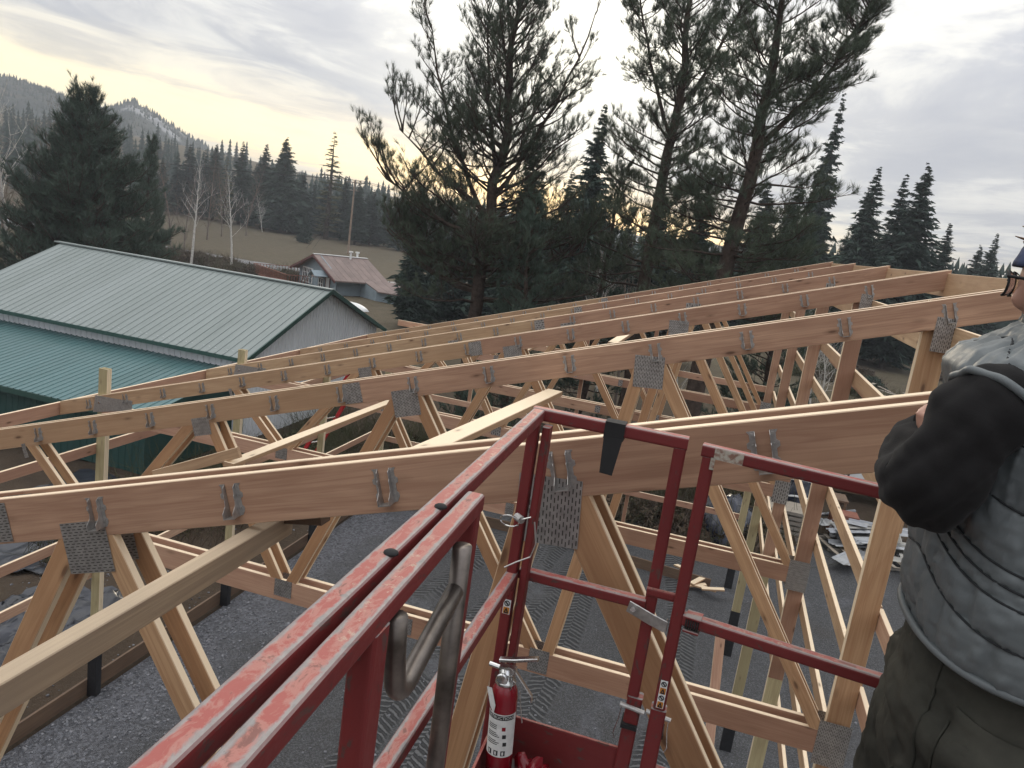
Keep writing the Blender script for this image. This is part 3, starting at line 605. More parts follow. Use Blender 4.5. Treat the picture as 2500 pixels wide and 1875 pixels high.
hill('hill', -75, -20, 640, [(-75, 5.0), (-52, 4.5), (-48.2, 4.1), (-44.5, 3.4), (-42.8, 3.0), (-41.3, 3.55), (-39, 2.95), (-36.4, 2.15), (-33.5, 1.5), (-31, 1.05), (-27, 0.5), (-20, 0.1)], 700, 3, 6000)
hill('far_hill', -95, 40, 940, [(-95, 2.2), (-52, 2.9), (-46, 3.5), (-42, 2.9), (-36, 1.2), (-28, 0.4), (-10, 0.25), (20, 0.4), (40, 0.6)], 900, 11, 0)
# ------------------------------------------------------------------ tree builders
class TB:                                       # numpy tube / needle collector
    def __init__(s): s.V = []; s.F = []; s.n = 0; s.NV = []
    def tube(s, P, r, n=5):
        P = np.asarray(P, float); r = np.broadcast_to(np.asarray(r, float), (len(P),))
        T = np.gradient(P, axis=0); T /= np.linalg.norm(T, axis=1)[:, None]+1e-9
        ref = np.array([0.3, 0.9, 0.31]) if abs(T[0, 2]) > 0.6 else np.array([0.1, 0.15, 1.0])
        U = np.cross(T, ref); U /= np.linalg.norm(U, axis=1)[:, None]+1e-9; Q = np.cross(T, U)
        a = np.arange(n)*2*math.pi/n
        V = P[:, None]+(U[:, None]*np.cos(a)[None, :, None]+Q[:, None]*np.sin(a)[None, :, None])*r[:, None, None]
        m_ = len(P); i = np.arange(m_-1)[:, None]*n; j = np.arange(n)[None, :]; j2 = (j+1) % n
        s.F.append((np.stack([i+j, i+j2, i+n+j2, i+n+j], -1)+s.n).reshape(-1, 4)); s.V.append(V.reshape(-1, 3)); s.n += m_*n
    def mesh(s, name, mat): return npmesh(name, np.concatenate(s.V), np.concatenate(s.F), mat, True)
def needles(tips, dirs, rs, length, width, count, spread, up=0.25):
    # one thin triangle per needle bundle around every twig tip
    tips = np.asarray(tips); dirs = np.asarray(dirs); n = len(tips)
    tp = np.repeat(tips, count, 0); dr = np.repeat(dirs, count, 0); m_ = n*count
    rd = rs.normal(size=(m_, 3)); rd /= np.linalg.norm(rd, axis=1)[:, None]
    d_ = dr+rd*spread+np.array([0, 0, up]); d_ /= np.linalg.norm(d_, axis=1)[:, None]
    L = length*(0.65+0.5*rs.random(m_))[:, None]; st = tp-dr*length*0.55*rs.random(m_)[:, None]
    sd = np.cross(d_, rs.normal(size=(m_, 3))); sd /= np.linalg.norm(sd, axis=1)[:, None]+1e-9
    V = np.stack([st-sd*width*0.5, st+sd*width*0.5, st+d_*L], 1).reshape(-1, 3)
    return V, np.arange(m_*3).reshape(-1, 3)
def pine(name, label, base, H, r0, lean, crown0, rad, seed, ntuft=2600, e0=0.1, e1=0.9, leaders=(), nlen=0.19, nw=0.010, cnt=26, mat='fol_pine', nbr=70, density=1.0, group='tall pines beyond the frame', trunk=None, low_droop=0.0, shape=None, spread=0.75, zmax=None):
    rs = np.random.default_rng(seed); wood_ = TB(); tips = []; dirs = []
    bx, by, bz = base
    e = empty(name, base, label, 'tree', group)
    if trunk is None: trunk = [(bx+lean[0]*f, by+lean[1]*f, bz+H*f) for f in np.linspace(0, 1, 9)]
    T = np.array(trunk, float); L_ = np.linspace(0, 1, len(T))
    def at(f): return np.array([np.interp(f, L_, T[:, k]) for k in range(3)])
    fs = np.linspace(0, 1, 16); P = np.array([at(f)+np.array([rs.normal()*0.05, rs.normal()*0.05, 0])*(f > 0.05) for f in fs]); RR = r0*(1-fs)**0.8+0.02; RR[0] *= 1.25
    wood_.tube(P, RR, 9)
    stems = [(P, RR)]
    for ld_ in leaders:
        f0, az, ln_, elv = ld_[:4]; ee = ld_[4] if len(ld_) > 4 else 1.35
        s0 = at(f0); hd = np.array([math.cos(az), math.sin(az), 0]); pts = []
        for u in np.linspace(0, 1, 10):
            el = elv+(ee-elv)*u; pts.append(s0.copy()); s0 = s0+(hd*math.cos(el)+np.array([0, 0, math.sin(el)]))*ln_/9
        pts = np.array(pts)+rs.normal(size=(10, 3))*0.04; rl = r0*0.42*(1-f0)**0.6*(1-np.linspace(0, 1, 10))**0.8+0.015
        wood_.tube(pts, rl, 6); stems.append((pts, rl))
    def branch(p, az, ln_, el, lvl):
        n_ = 7; pts = [p]; hd = np.array([math.cos(az), math.sin(az), 0.0]); d_ = None; el2 = el
        for u in range(n_-1):
            el2 = el+(0.55 if lvl == 0 else 0.35)*(u/(n_-1))**1.5-low_droop*math.sin(u/(n_-1)*3)*0.3
            d_ = hd*math.cos(el2)+np.array([0, 0, math.sin(el2)])+rs.normal(size=3)*0.09
            hd = hd+rs.normal(size=3)*np.array([0.09, 0.09, 0]); hd /= np.linalg.norm(hd); pts.append(pts[-1]+d_*ln_/(n_-1))
        pts = np.array(pts); rb = (0.012+0.010*ln_)*(1-np.linspace(0, 0.85, n_)) if lvl == 0 else (0.006+0.004*ln_)*(1-np.linspace(0, 0.8, n_))
        wood_.tube(pts, rb, 5 if lvl == 0 else 3)
        tips.append(pts[-1]); dirs.append(d_/np.linalg.norm(d_))
        for k in range(3 if lvl else 4, n_-1):
            if rs.random() < 0.75: tips.append(pts[k]); dirs.append((pts[k+1]-pts[k])/np.linalg.norm(pts[k+1]-pts[k])+rs.normal(size=3)*0.25)
        ns = int((4+ln_*4.0)*density) if lvl == 0 else (int(2+ln_*4.5*density) if lvl == 1 else int(1+ln_*4))
        for q in range(ns):
            u = 0.22+0.76*(q+rs.random())/ns if lvl == 0 else 0.3+0.65*(q+rs.random())/ns
            k = min(int(u*(n_-1)), n_-2); f_ = u*(n_-1)-k; pp = pts[k]*(1-f_)+pts[k+1]*f_
            tang = pts[k+1]-pts[k]; a0 = math.atan2(tang[1], tang[0])
            sl_ = (0.42*ln_*(1-u)+0.28) if lvl == 0 else (0.35*ln_*(1-u)+0.16)
            branch(pp, a0+(1 if q % 2 else -1)*(0.5+0.5*rs.random()), sl_*(0.7+0.6*rs.random()), el2*0.6+0.25+rs.normal()*0.25, lvl+1) if sl_ > 0.30 and lvl < 2 else (tips.append(pp+rs.normal(size=3)*0.05), dirs.append((tang/np.linalg.norm(tang)+rs.normal(size=3)*0.6+np.array([0, 0, 0.4]))/1.4))
    for q in range(nbr):
        u = (q+rs.random())/nbr; si = 0
        if leaders and rs.random() < 0.45: si = 1+rs.integers(0, len(leaders))
        st, rr_ = stems[si]
        f_ = crown0+(0.985-crown0)*u if si == 0 else 0.25+0.74*u
        x = f_*(len(st)-1); k = min(int(x), len(st)-2); p = st[k]*(1-(x-k))+st[k+1]*(x-k)
        if zmax is not None and p[2] > zmax: continue
        rel = (p[2]-bz)/H
        prof = shape(rel) if shape else (1-((rel-crown0)/(1-crown0)))**0.7
        ln_ = rad*max(0.18, prof)*(0.65+0.5*rs.random())*(0.62 if si else 1.0)
        branch(p, q*2.399963+rs.normal()*0.35, ln_, e0+(e1-e0)*u+rs.normal()*0.12, 0)
    inst('trunk', wood_.mesh('trunk', M['bark']), e, Matrix()); print('tips', len(tips))
    tips_ = np.array(tips); dirs_ = np.array(dirs)
    if len(tips_) > ntuft: sel = rs.choice(len(tips_), ntuft, False); tips_, dirs_ = tips_[sel], dirs_[sel]
    NV, NF = needles(tips_, dirs_, rs, nlen, nw, cnt, spread)
    inst('crown', npmesh('crown', NV, NF, M[mat]), e, Matrix())
    return e
def spruce_mesh(seed, H, rad, tiers, per, mat, droop=0.35, gap=0.12, sub=5, narrow=1.0, top=1.0):
    rs = np.random.default_rng(seed); V = []; F = []; TBk = TB()
    TBk.tube([(0, 0, 0), (0.02, 0, H*0.5), (0, 0, H*0.98)], [0.018*H, 0.011*H, 0.004], 5)
    for ti in range(tiers):
        f_ = ti/(tiers-1); z = H*(gap+(1-gap)*f_)
        R = rad*((1-f_)**0.8*0.96+0.03)*(0.8+0.35*rs.random())*(1 if f_ > 0.12 else 0.75)
        for q in range(max(4, int(per*(1-f_*0.6)))):
            az = rs.random()*6.283; L = R*(0.6+0.5*rs.random()); hd = np.array([math.cos(az), math.sin(az), 0]); sd = np.array([-hd[1], hd[0], 0])
            dr = droop*(1-0.8*f_)+rs.normal()*0.08; z0 = z+rs.normal()*H*0.01
            for s in range(sub):
                u = (s+0.35)/sub; p = np.array([0, 0, z0])+hd*L*u+np.array([0, 0, -dr*L*u+0.18*L*u*u])
                wd = 0.28*L*(1-0.62*u)+0.05; ln_ = L/sub*2.1
                for side in (-1, 0, 1):
                    d_ = hd*(0.9 if side == 0 else 0.55)+sd*side*0.8+np.array([0, 0, -0.25+rs.normal()*0.22]); d_ /= np.linalg.norm(d_)
                    e_ = np.cross(d_, rs.normal(size=3)+np.array([0, 0, 0.6])); e_ /= np.linalg.norm(e_)+1e-9
                    l_ = (ln_ if side == 0 else wd*1.5)*(0.7+0.6*rs.random())+0.12; ww = l_*0.40; a = len(V)
                    V += [p-e_*ww*0.5, p+e_*ww*0.5, p+d_*l_]; F.append((a, a+1, a+2))
    return npmesh('crown', V, F, M[mat]), TBk.mesh('trunk', M['bark'])
def bare_tree_mesh(seed, H, r0, nb, mat, spread=0.5, twigs=4, start=0.35):
    rs = np.random.default_rng(seed); b = TB(); n_ = 8; P = [np.zeros(3)]
    d_ = np.array([0, 0, 1.0])
    for i in range(n_-1): d_ = d_+rs.normal(size=3)*np.array([0.06, 0.06, 0]); P.append(P[-1]+d_/np.linalg.norm(d_)*H/(n_-1))
    P = np.array(P); b.tube(P, r0*(1-np.linspace(0, 0.92, n_)), 6)
    def br(p, dr, L, r, lvl):
        pts = [p]; dd_ = dr.copy()
        for i in range(4): dd_ = dd_+rs.normal(size=3)*0.16+np.array([0, 0, 0.10]); dd_ /= np.linalg.norm(dd_); pts.append(pts[-1]+dd_*L/4)
        pts = np.array(pts); b.tube(pts, r*(1-np.linspace(0, 0.8, 5)), 3)
        if lvl < 2:
            for q in range(twigs): k = rs.integers(1, 5); v_ = dd_+rs.normal(size=3)*0.7; v_[2] += 0.3; v_ /= np.linalg.norm(v_); br(pts[k], v_, L*(0.35+0.3*rs.random()), r*0.5, lvl+1)
    for q in range(nb):
        f_ = start+(1-start)*(q+rs.random())/nb; x = f_*(n_-1); k = min(int(x), n_-2); p = P[k]*(1-x+k)+P[k+1]*(x-k); az = q*2.4+rs.random()
        v_ = np.array([math.cos(az)*spread, math.sin(az)*spread, 0.8]); v_ /= np.linalg.norm(v_); br(p, v_, H*0.30*(1.15-f_)+0.3, r0*0.32*(1.1-f_)+0.006, 0)
    return b.mesh('bare_branches', M[mat])
# ------------------------------------------------------------------ trees
pine('pine_tree', 'broad forked pine with spreading branches in the middle, left of the other tall pines', (-8.5, 27, -0.6), 19.5, 0.24, (0, 0), 0.13, 5.4, 21, 8200, 0.12, 1.05,
     leaders=((0.30, 2.9, 7.5, 0.9), (0.36, 0.2, 7.0, 1.05), (0.42, 2.4, 6.5, 1.1), (0.19, 3.0, 4.4, 0.05, 0.5), (0.26, 3.4, 4.6, 0.25, 0.7), (0.15, 2.6, 4.2, 0.0, 0.4), (0.33, 3.1, 4.6, 0.4, 0.8), (0.2, 0.2, 3.8, 0.1, 0.6)), nbr=300, density=0.95, nlen=0.25, nw=0.009, cnt=28,
     trunk=[(-8.55, 27, -0.6), (-8.5, 27, 4.9), (-8.5, 27, 7.25), (-8.4, 27, 9.25), (-8.3, 27, 11.2), (-8.5, 27, 13.0), (-8.4, 27, 14.9), (-8.3, 27, 18.9)], zmax=16.5)
pine('pine_tree', 'tall pine with straight dark trunk, middle one of the three tall pines', (-2.9, 29, -0.2), 20.5, 0.25, (0, 0), 0.17, 4.0, 34, 5600, -0.05, 0.9,
     leaders=((0.5, 2.8, 6.5, 1.05), (0.55, 0.4, 6.0, 1.1)), nbr=210, nlen=0.25, nw=0.009, cnt=28, trunk=[(-2.95, 29, -0.2), (-2.93, 29, 6.1), (-2.95, 29, 8.65), (-2.83, 29, 11.2), (-2.85, 29, 13.7), (-3.1, 29, 15.8), (-3.1, 29, 20)], zmax=17.5)
pine('pine_tree', 'tallest pine with thick leaning trunk, rightmost of the three tall pines', (-0.3, 26, -0.2), 20.0, 0.31, (0, 0), 0.17, 4.2, 47, 6000, -0.08, 0.75,
     leaders=((0.52, 0.2, 6.0, 0.9),), nbr=220, nlen=0.25, nw=0.009, cnt=28, trunk=[(-0.35, 26, -0.2), (-0.25, 26, 5.4), (-0.17, 26, 7.1), (-0.05, 26, 9.4), (0.0, 26, 11.4), (0.02, 26, 13.4), (-0.03, 26, 15.1), (0, 26, 19.7)], zmax=16.5)
pine('pine_tree', 'smaller bushy pine tucked against the broad forked pine', (-6.6, 25.6, -0.4), 8.8, 0.13, (0.1, 0), 0.05, 2.5, 52, 3200, -0.1, 0.7, nbr=90, density=1.0, mat='fol_blue')
pine('pine_tree', 'low bushy pine between the middle and rightmost tall pines', (-4.7, 30.5, -0.3), 10.5, 0.14, (0.1, 0), 0.08, 2.2, 58, 2600, -0.1, 0.7, nbr=80, density=0.9, mat='fol_blue')
pine('pine_tree', 'bushy pine right of the rightmost tall trunk', (1.9, 29.5, -0.1), 10.2, 0.15, (0.2, 0), 0.06, 2.6, 63, 3400, -0.05, 0.8, nbr=95, density=1.0, mat='fol_blue')
pine('pine_tree', 'large dense cone shaped pine behind the green building at left', (-33.0, 34.5, -1.2), 12.0, 0.28, (0, 0), 0.05, 6.4, 71, 16000, -0.05, 0.75, nlen=0.36, nw=0.024, cnt=14, mat='fol_blue', nbr=330, density=1.1,
     shape=lambda r: max(0.10, (1-r)**0.72*1.02*(0.72+0.6*min(r*3.2, 0.5))))
pine('pine_tree', 'slim pine peeking out right of the large cone shaped pine', (-39.5, 47, -1.3), 11.0, 0.18, (0, 0), 0.15, 2.0, 77, 2500, 0.1, 0.9, nlen=0.34, nw=0.024, cnt=12, mat='fol_blue', nbr=90)
pine('pine_tree', 'round crowned low pine right of the tall pines, behind the high truss ends', (11.49, 82, 0.0), 12.83, 0.2, (0, 0), 0.05, 5.2, 83, 2600, 0.0, 0.9, nlen=0.55, nw=0.045, cnt=12, mat='fol_pine', nbr=120, shape=lambda r: (1-r)**0.6)
# conifer kinds copied through the landscape
kinds = []
for s, H, rad, tiers, per, mat, dr, sub in ((1, 16, 3.3, 44, 18, 'fol_spruce', 0.45, 6), (2, 17, 2.9, 44, 17, 'fol_spruce', 0.35, 6), (3, 15, 3.8, 40, 20, 'fol_spruce', 0.3, 6), (4, 14, 3.2, 34, 15, 'fol_far', 0.3, 5), (5, 15, 2.5, 32, 13, 'fol_far', 0.2, 5), (6, 15, 1.5, 24, 7, 'fol_thin', 0.1, 4)):
    kinds.append((spruce_mesh(s, H, rad, tiers, per, mat, dr, 0.10, sub), H))
def conifer(kind, x, y, h, label, group, wid=1.0):
    (cm, tm), H = kinds[kind]; z = ghf(x, y)-0.2; e = empty('conifer_tree', (x, y, z), label, 'tree', group)
    Mx = Matrix.Translation((x, y, z)) @ Matrix.Rotation(random.random()*6.28, 4, 'Z') @ Matrix.Diagonal((h/H*wid, h/H*wid, h/H, 1))
    inst('crown', cm, e, Mx); inst('trunk', tm, e, Mx); return e
G1 = 'conifers standing behind the tall pines'
Rm_ = np.array(R_)
def ray_at(u, v_, y): r = Rm_.T @ np.array([u-1250, v_-937.5, 1911.58]); return r*(y/r[1])
for kd, u, vt, y, wd, lab in (
    (1, 2062, 228, 82, 0.62, 'tall ragged narrow spruce right beside the rightmost tall pine'), (0, 2148, 408, 74, 0.95, 'spruce with pointed top, left one of the three right of the pines'),
    (1, 2216, 424, 77, 1.05, 'spruce in the middle of the three right of the pines'), (2, 2268, 404, 72, 0.95, 'fullest spruce, right one of the three right of the pines'),
    (0, 2322, 545, 86, 1.0, 'short pointed spruce standing right of the three spruces'), (0, 2436, 570, 100, 0.9, 'dark spruce just left of the person, far right'), (2, 2395, 600, 104, 1.0, 'low spruce in the far tree line left of the person'),
    (0, 1035, 480, 54, 1.0, 'dark spruce seen through the broad forked pine'), (1, 1318, 300, 50, 0.85, 'dark spruce seen between the forked pine and the middle pine'), (0, 1478, 255, 52, 0.8, 'dark pointed spruce left of the middle tall pine'),
    (2, 1620, 470, 55, 1.1, 'broad dark spruce low behind the middle pine trunk'), (1, 1735, 430, 52, 1.0, 'dark spruce between the two right pine trunks'), (2, 1880, 450, 80, 1.0, 'dark spruce right of the rightmost tall trunk'),
    (2, 1075, 560, 58, 0.9, 'low dark spruce behind the left limbs of the forked pine'), (2, 1130, 520, 60, 1.2, 'low broad spruce hidden behind the forked pine trunk'), (0, 1955, 440, 78, 1.0, 'dark spruce just left of the tall ragged spruce'),
    (2, 2015, 520, 78, 1.1, 'low full spruce under the tall ragged spruce'), (0, 1400, 420, 58, 1.1, 'dark spruce in the gap right of the forked pine'), (2, 1540, 540, 48, 1.1, 'low spruce left of the middle trunk'), (1, 1240, 430, 56, 1.0, 'dark spruce right behind the forked pine trunk')):
    p = ray_at(u, vt, y); z = ghf(p[0], y); conifer(kd, float(p[0]), y, float(p[2]+7.6-z), lab, G1, wd)
# the wood across the field, nearest row standing singly
G2 = 'conifers at the edge of the field'
row = [(398, 385, 0), (436, 372, 4), (466, 352, 3), (502, 365, 4), (530, 352, 0), (556, 383, 5), (595, 345, 1), (628, 400, 3), (652, 352, 0), (690, 362, 4), (702, 338, 2), (742, 420, 3), (770, 440, 4), (818, 322, 5), (848, 430, 3), (880, 440, 0), (915, 462, 3), (950, 470, 4), (985, 468, 3), (1025, 480, 0), (440, 410, 3), (480, 400, 2), (570, 415, 3), (610, 420, 2), (675, 415, 3), (725, 435, 2), (795, 445, 3), (830, 455, 2), (900, 470, 3)]
for i, (u, vt, kd) in enumerate(row):
    y = 134+10*((i*7) % 5)/4+(8 if i >= 20 else 0); p = ray_at(u, vt, y); z = ghf(p[0], y); h = p[2]+7.6-z
    conifer(kd, float(p[0]), y, float(h), ['first', 'second', 'third', 'fourth', 'fifth', 'sixth', 'seventh', 'eighth', 'ninth', 'tenth', 'eleventh', 'twelfth', 'thirteenth', 'fourteenth', 'fifteenth', 'sixteenth', 'seventeenth', 'eighteenth', 'nineteenth', 'twentieth'][i]+' tall conifer from the left along the field edge' if i < 20 else ['first', 'second', 'third', 'fourth', 'fifth', 'sixth', 'seventh', 'eighth', 'ninth'][i-20]+' lower conifer from the left filling the back of the field edge', G2, 1.2 if kd != 5 else 1.6)
conifer(2, *map(float, (ray_at(742, 590, 117)[0], 117)), 5.4, 'small lone young fir standing out on the field', None, 1.1)
rs = np.random.default_rng(5); TV = []; TF = []
def mass(n, az0, az1, d0, d1, h0, h1):
    for _ in range(n):
        a = math.radians(az0+(az1-az0)*rs.random()); d_ = d0+(d1-d0)*rs.random(); x, y = math.sin(a)*d_, math.cos(a)*d_; z = ghf(x, y); h_ = h0+(h1-h0)*rs.random(); w_ = h_*0.2
        for q in range(9):
            f0 = q/9; zz = z+h_*(0.05+0.95*f0); ww = w_*(1-f0)**0.8*(0.8+0.4*rs.random())+0.05; q0 = rs.random()*6.28; c_ = len(TV); up_ = h_*0.2
            for k in range(5):
                aa = q0+k*1.2566; TV.append((x+ww*math.cos(aa), y+ww*math.sin(aa), zz-ww*0.35))
            TV.append((x, y, zz+up_*0.6))
            for k in range(5): TF.append((c_+k, c_+(k+1) % 5, c_+5))
mass(420, -34, -2, 165, 270, 7, 12); mass(260, -60, -34, 190, 330, 7, 12); mass(420, -4, 30, 115, 240, 6, 10); mass(90, 6, 15, 100, 125, 8, 11); mass(130, 11, 22, 104, 150, 8, 11.5)
tag(inst('far_woods', npmesh('far_woods', TV, TF, M['fol_far']), None, Matrix()), 'distant dark conifer wood along the horizon', 'woods', kind='stuff')
# bare trees
bt = [bare_tree_mesh(1, 12, 0.15, 20, 'bark_birch', 0.42, 3, 0.35), bare_tree_mesh(2, 9, 0.09, 22, 'bark_bare', 0.55, 4, 0.1), bare_tree_mesh(3, 7, 0.07, 22, 'bark_birch', 0.5, 4, 0.15), bare_tree_mesh(4, 4, 0.05, 24, 'bark_bare', 0.8, 4, 0.02)]
def bare(kind, x, y, sc, label, group='bare trees', name='bare_tree'):
    e = empty(name, (x, y, ghf(x, y)-0.1), label, 'tree', group); inst('bare_branches', bt[kind], e, Matrix.Translation((x, y, ghf(x, y)-0.1)) @ Matrix.Rotation(random.random()*6.28, 4, 'Z') @ Matrix.Scale(sc, 4)); return e
def gp(u, v_, z): r = Rm_.T @ np.array([u-1250, v_-937.5, 1911.58]); t_ = (z-7.6)/r[2]; return float(r[0]*t_), float(r[1]*t_)
x, y = gp(466, 650, -1.5); bare(0, x, y, 0.92, 'left of the two white birches behind the green ridge')
x, y = gp(563, 665, -1.5); bare(0, x, y, 0.86, 'right of the two white birches behind the green ridge')
for i, (u, vb, k_, sc, lab) in enumerate(((20, 640, 0, 1.25, 'tall bare tree at the far left edge'), (58, 640, 1, 1.5, 'bare grey tree left of the cone shaped pine'), (415, 600, 1, 1.3, 'bare grey tree just right of the cone shaped pine'), (505, 590, 1, 1.35, 'bare grey tree between the two birches'), (540, 585, 1, 1.2, 'thin bare tree just left of the right birch'), (600, 585, 1, 1.3, 'bare grey tree right of the right birch'), (640, 575, 2, 1.0, 'pale leaning bare tree on the wood edge'), (700, 575, 2, 1.1, 'pale bare tree in front of the dark wood'), (450, 610, 1, 1.1, 'low bare tree left of the left birch'), (10, 640, 1, 1.3, 'second bare tree at the far left edge'))):
    x, y = gp(u, vb, -1.0); bare(k_, x, y, sc, lab)
for i, (x, y, k_, sc, lab) in enumerate(((5.3, 42, 2, 0.9, 'pale bare stems right of the rightmost pine trunk'), (6.1, 43.5, 2, 0.8, 'second pale bare sapling right of the rightmost pine trunk'), (-5.2, 38, 2, 1.0, 'pale bare sapling between the forked and middle pines'), (-6.9, 40, 1, 1.0, 'grey bare sapling behind the bushy pine'), (-1.2, 36, 2, 0.8, 'pale bare sapling between the two right trunks'), (-3.9, 35, 1, 0.9, 'grey bare sapling left of the middle trunk'), (34, 96, 2, 1.2, 'pale bare tree in the far tree line at right'), (37.5, 97, 2, 1.3, 'branching pale bare tree just left of the person far away'))):
    bare(k_, x, y, sc, lab)
# ------------------------------------------------------------------ brush
def brush_mesh(seed, n, rad, h, mat, nl=3):
    rs_ = np.random.default_rng(seed); b = TB()
    for _ in range(n):
        a, r_ = rs_.random()*6.28, rad*math.sqrt(rs_.random()); p = np.array([r_*math.cos(a), r_*math.sin(a), 0]); d_ = rs_.normal(size=3)*0.45+np.array([0, 0, 1]); L = h*(0.5+0.7*rs_.random()); pts = [p]
        for q in range(3): d_ = d_+rs_.normal(size=3)*0.3; d_ /= np.linalg.norm(d_); pts.append(pts[-1]+d_*L/3)
        b.tube(np.array(pts), [0.008, 0.006, 0.004, 0.002], 3)
    V = np.concatenate(b.V); F = np.concatenate(b.F)
    return npmesh('twigs', V, F, M[mat])
bs = [brush_mesh(1, 260, 1.2, 1.1, 'fol_brown'), brush_mesh(2, 300, 1.5, 1.3, 'fol_brush'), brush_mesh(3, 240, 1.2, 1.0, 'bark_bare')]
def leafy_mesh(seed, n, rad, h, mat, size):
    rs_ = np.random.default_rng(seed); p = rs_.normal(size=(n, 3)); p /= np.linalg.norm(p, axis=1)[:, None]; p *= (rs_.random(n)**0.4)[:, None]
    lump = np.array([0.75+0.5*mnoise.noise(Vector(q*2.2)) for q in p])[:, None]; p = p*lump*np.array([rad, rad, h]); p[:, 2] = np.abs(p[:, 2])
    d1 = rs_.normal(size=(n, 3)); d1 /= np.linalg.norm(d1, axis=1)[:, None]; d2 = np.cross(d1, rs_.normal(size=(n, 3))); d2 /= np.linalg.norm(d2, axis=1)[:, None]
    V = np.stack([p-d2*size*0.25, p+d2*size*0.25, p+d1*size], 1).reshape(-1, 3); return npmesh('foliage', V, np.arange(3*n).reshape(-1, 3), M[mat])
lf = [leafy_mesh(1, 2600, 1.3, 0.9, 'fol_spruce', 0.26), leafy_mesh(2, 2200, 1.2, 0.8, 'fol_brush', 0.22), leafy_mesh(3, 2600, 1.4, 0.8, 'fol_brown', 0.22)]
def shrub(x, y, sc, kind, leaf, label, group='brush around the site'):
    z = ghf(x, y)-0.05; e = empty('shrub', (x, y, z), label, 'shrub', group); Mx = Matrix.Translation((x, y, z)) @ Matrix.Rotation(random.random()*6.28, 4, 'Z') @ Matrix.Scale(sc, 4)
    if kind is not None: inst('twigs', bs[kind], e, Mx)
    if leaf is not None: inst('foliage', lf[leaf], e, Mx)
    return e
LB = 'one of the weedy shrubs growing along the outside of the left wall'
for i in range(16): shrub(-10.2-rs.random()*2.6, 12.5+i*0.75+rs.random(), 0.7+0.5*rs.random(), int(rs.integers(0, 2)), 1 if i % 3 == 0 else None, LB, 'weedy shrubs by the left wall')
LB = 'one of the dry dark shrubs beyond the far end wall'
for i in range(26): shrub(-9.5+i*0.42+rs.random()*0.5, 20.5+rs.random()*4.5, 0.8+0.6*rs.random(), int(rs.integers(0, 3)), [None, 2, 1][i % 3], LB, 'dry shrubs beyond the end wall')
LB = 'one of the green slash and brush heaps between the right wall and the far lot'
for i in range(22):
    u, vv_ = 1880+500*rs.random(), 890+150*rs.random(); x, y = gp(u, vv_, 0.0)
    if y > 95 or x < 3.5: continue
    shrub(x, y, 0.6+0.6*rs.random(), int(rs.integers(0, 3)), int(rs.integers(0, 3)) if i % 2 else 1, LB, 'slash heaps on the right')
LB = 'one of the dark hedge shrubs beside the far parking lot'
for i in range(20): shrub(11.5+i*0.95+rs.random(), 80+rs.random()*5, 0.9+0.5*rs.random(), 2, 0 if i % 2 else 2, LB, 'hedge by the far lot')
LB = 'one of the brown roadside shrubs behind the green roof'
for i in range(30): x = -62+i*1.05+rs.random(); shrub(x, 70+rs.random()*4+(-0.15*(x+45)), 1.1+0.6*rs.random(), int(rs.integers(0, 3)), 2, LB, 'roadside shrubs')
# ------------------------------------------------------------------ house, pole and yard things
M['siding'] = plain('blue_grey_siding', (0.215, 0.265, 0.295), 0.8, 0, 0.1, 2)
M['trim_red'] = plain('maroon_trim', (0.11, 0.045, 0.04), 0.7, 0, 0.15, 2)
M['roof_red'] = plain('faded_red_roofing', (0.19, 0.142, 0.128), 0.75, 0, 0.2, 0.8)
M['tin2'] = plain('pale_cement_board', (0.30, 0.29, 0.265), 0.7, 0, 0.2, 3)
M['deck'] = plain('red_brown_deck_wood', (0.22, 0.085, 0.055), 0.8, 0, 0.25, 2)
hu = Vector((0.806, -0.592, 0)); hv = Vector((0.592, 0.806, 0)); HB = Vector((-40.2, 69.0, 0)); HB.z = -1.6
def hp(s, d, z): return HB+hu*s+hv*d+Vector((0, 0, z))
he = empty('house', tuple(HB), 'blue grey wooden house with faded red roof, beyond the green building', 'house')
Wg = 8.2; De = 4.6; E0 = 2.35; Pk = 3.75
nb_ = 16
for i in range(nb_):                                         # lapped siding boards of the gable
    z0, z1 = i*Pk/nb_, (i+1)*Pk/nb_
    def span(z):
        if z <= E0: return 0.0, Wg
        f_ = (z-E0)/(Pk-E0); return Wg*0.5*f_*0.92, Wg-Wg*0.5*f_*0.92
    a0, a1 = span(z0); b0, b1 = span(z1)
    if z0 < E0 < z1: b0, b1 = max(b0, 0), min(b1, Wg)
    q = MB(); v = [hp(a0, -0.03, z0), hp(a1, -0.03, z0), hp(b1, 0.0, z1), hp(b0, 0.0, z1)]; q.v = [tuple(p) for p in v]+[tuple(p+hv*0.1) for p in v]; q.f = [(0, 1, 2, 3), (7, 6, 5, 4), (0, 4, 5, 1), (1, 5, 6, 2), (2, 6, 7, 3), (3, 7, 4, 0)]; q.build('siding_board', M['siding'], he)
for nm, s_ in (('side_wall', 0), ('side_wall', Wg)):
    q = MB(); v = [hp(s_, 0, 0), hp(s_, De, 0), hp(s_, De, E0), hp(s_, 0, E0)]; q.v = [tuple(p) for p in v]+[tuple(p+hu*(0.1 if s_ == 0 else -0.1)) for p in v]; q.f = [(0, 1, 2, 3), (7, 6, 5, 4), (0, 4, 5, 1), (1, 5, 6, 2), (2, 6, 7, 3), (3, 7, 4, 0)]; q.build(nm, M['siding'], he)
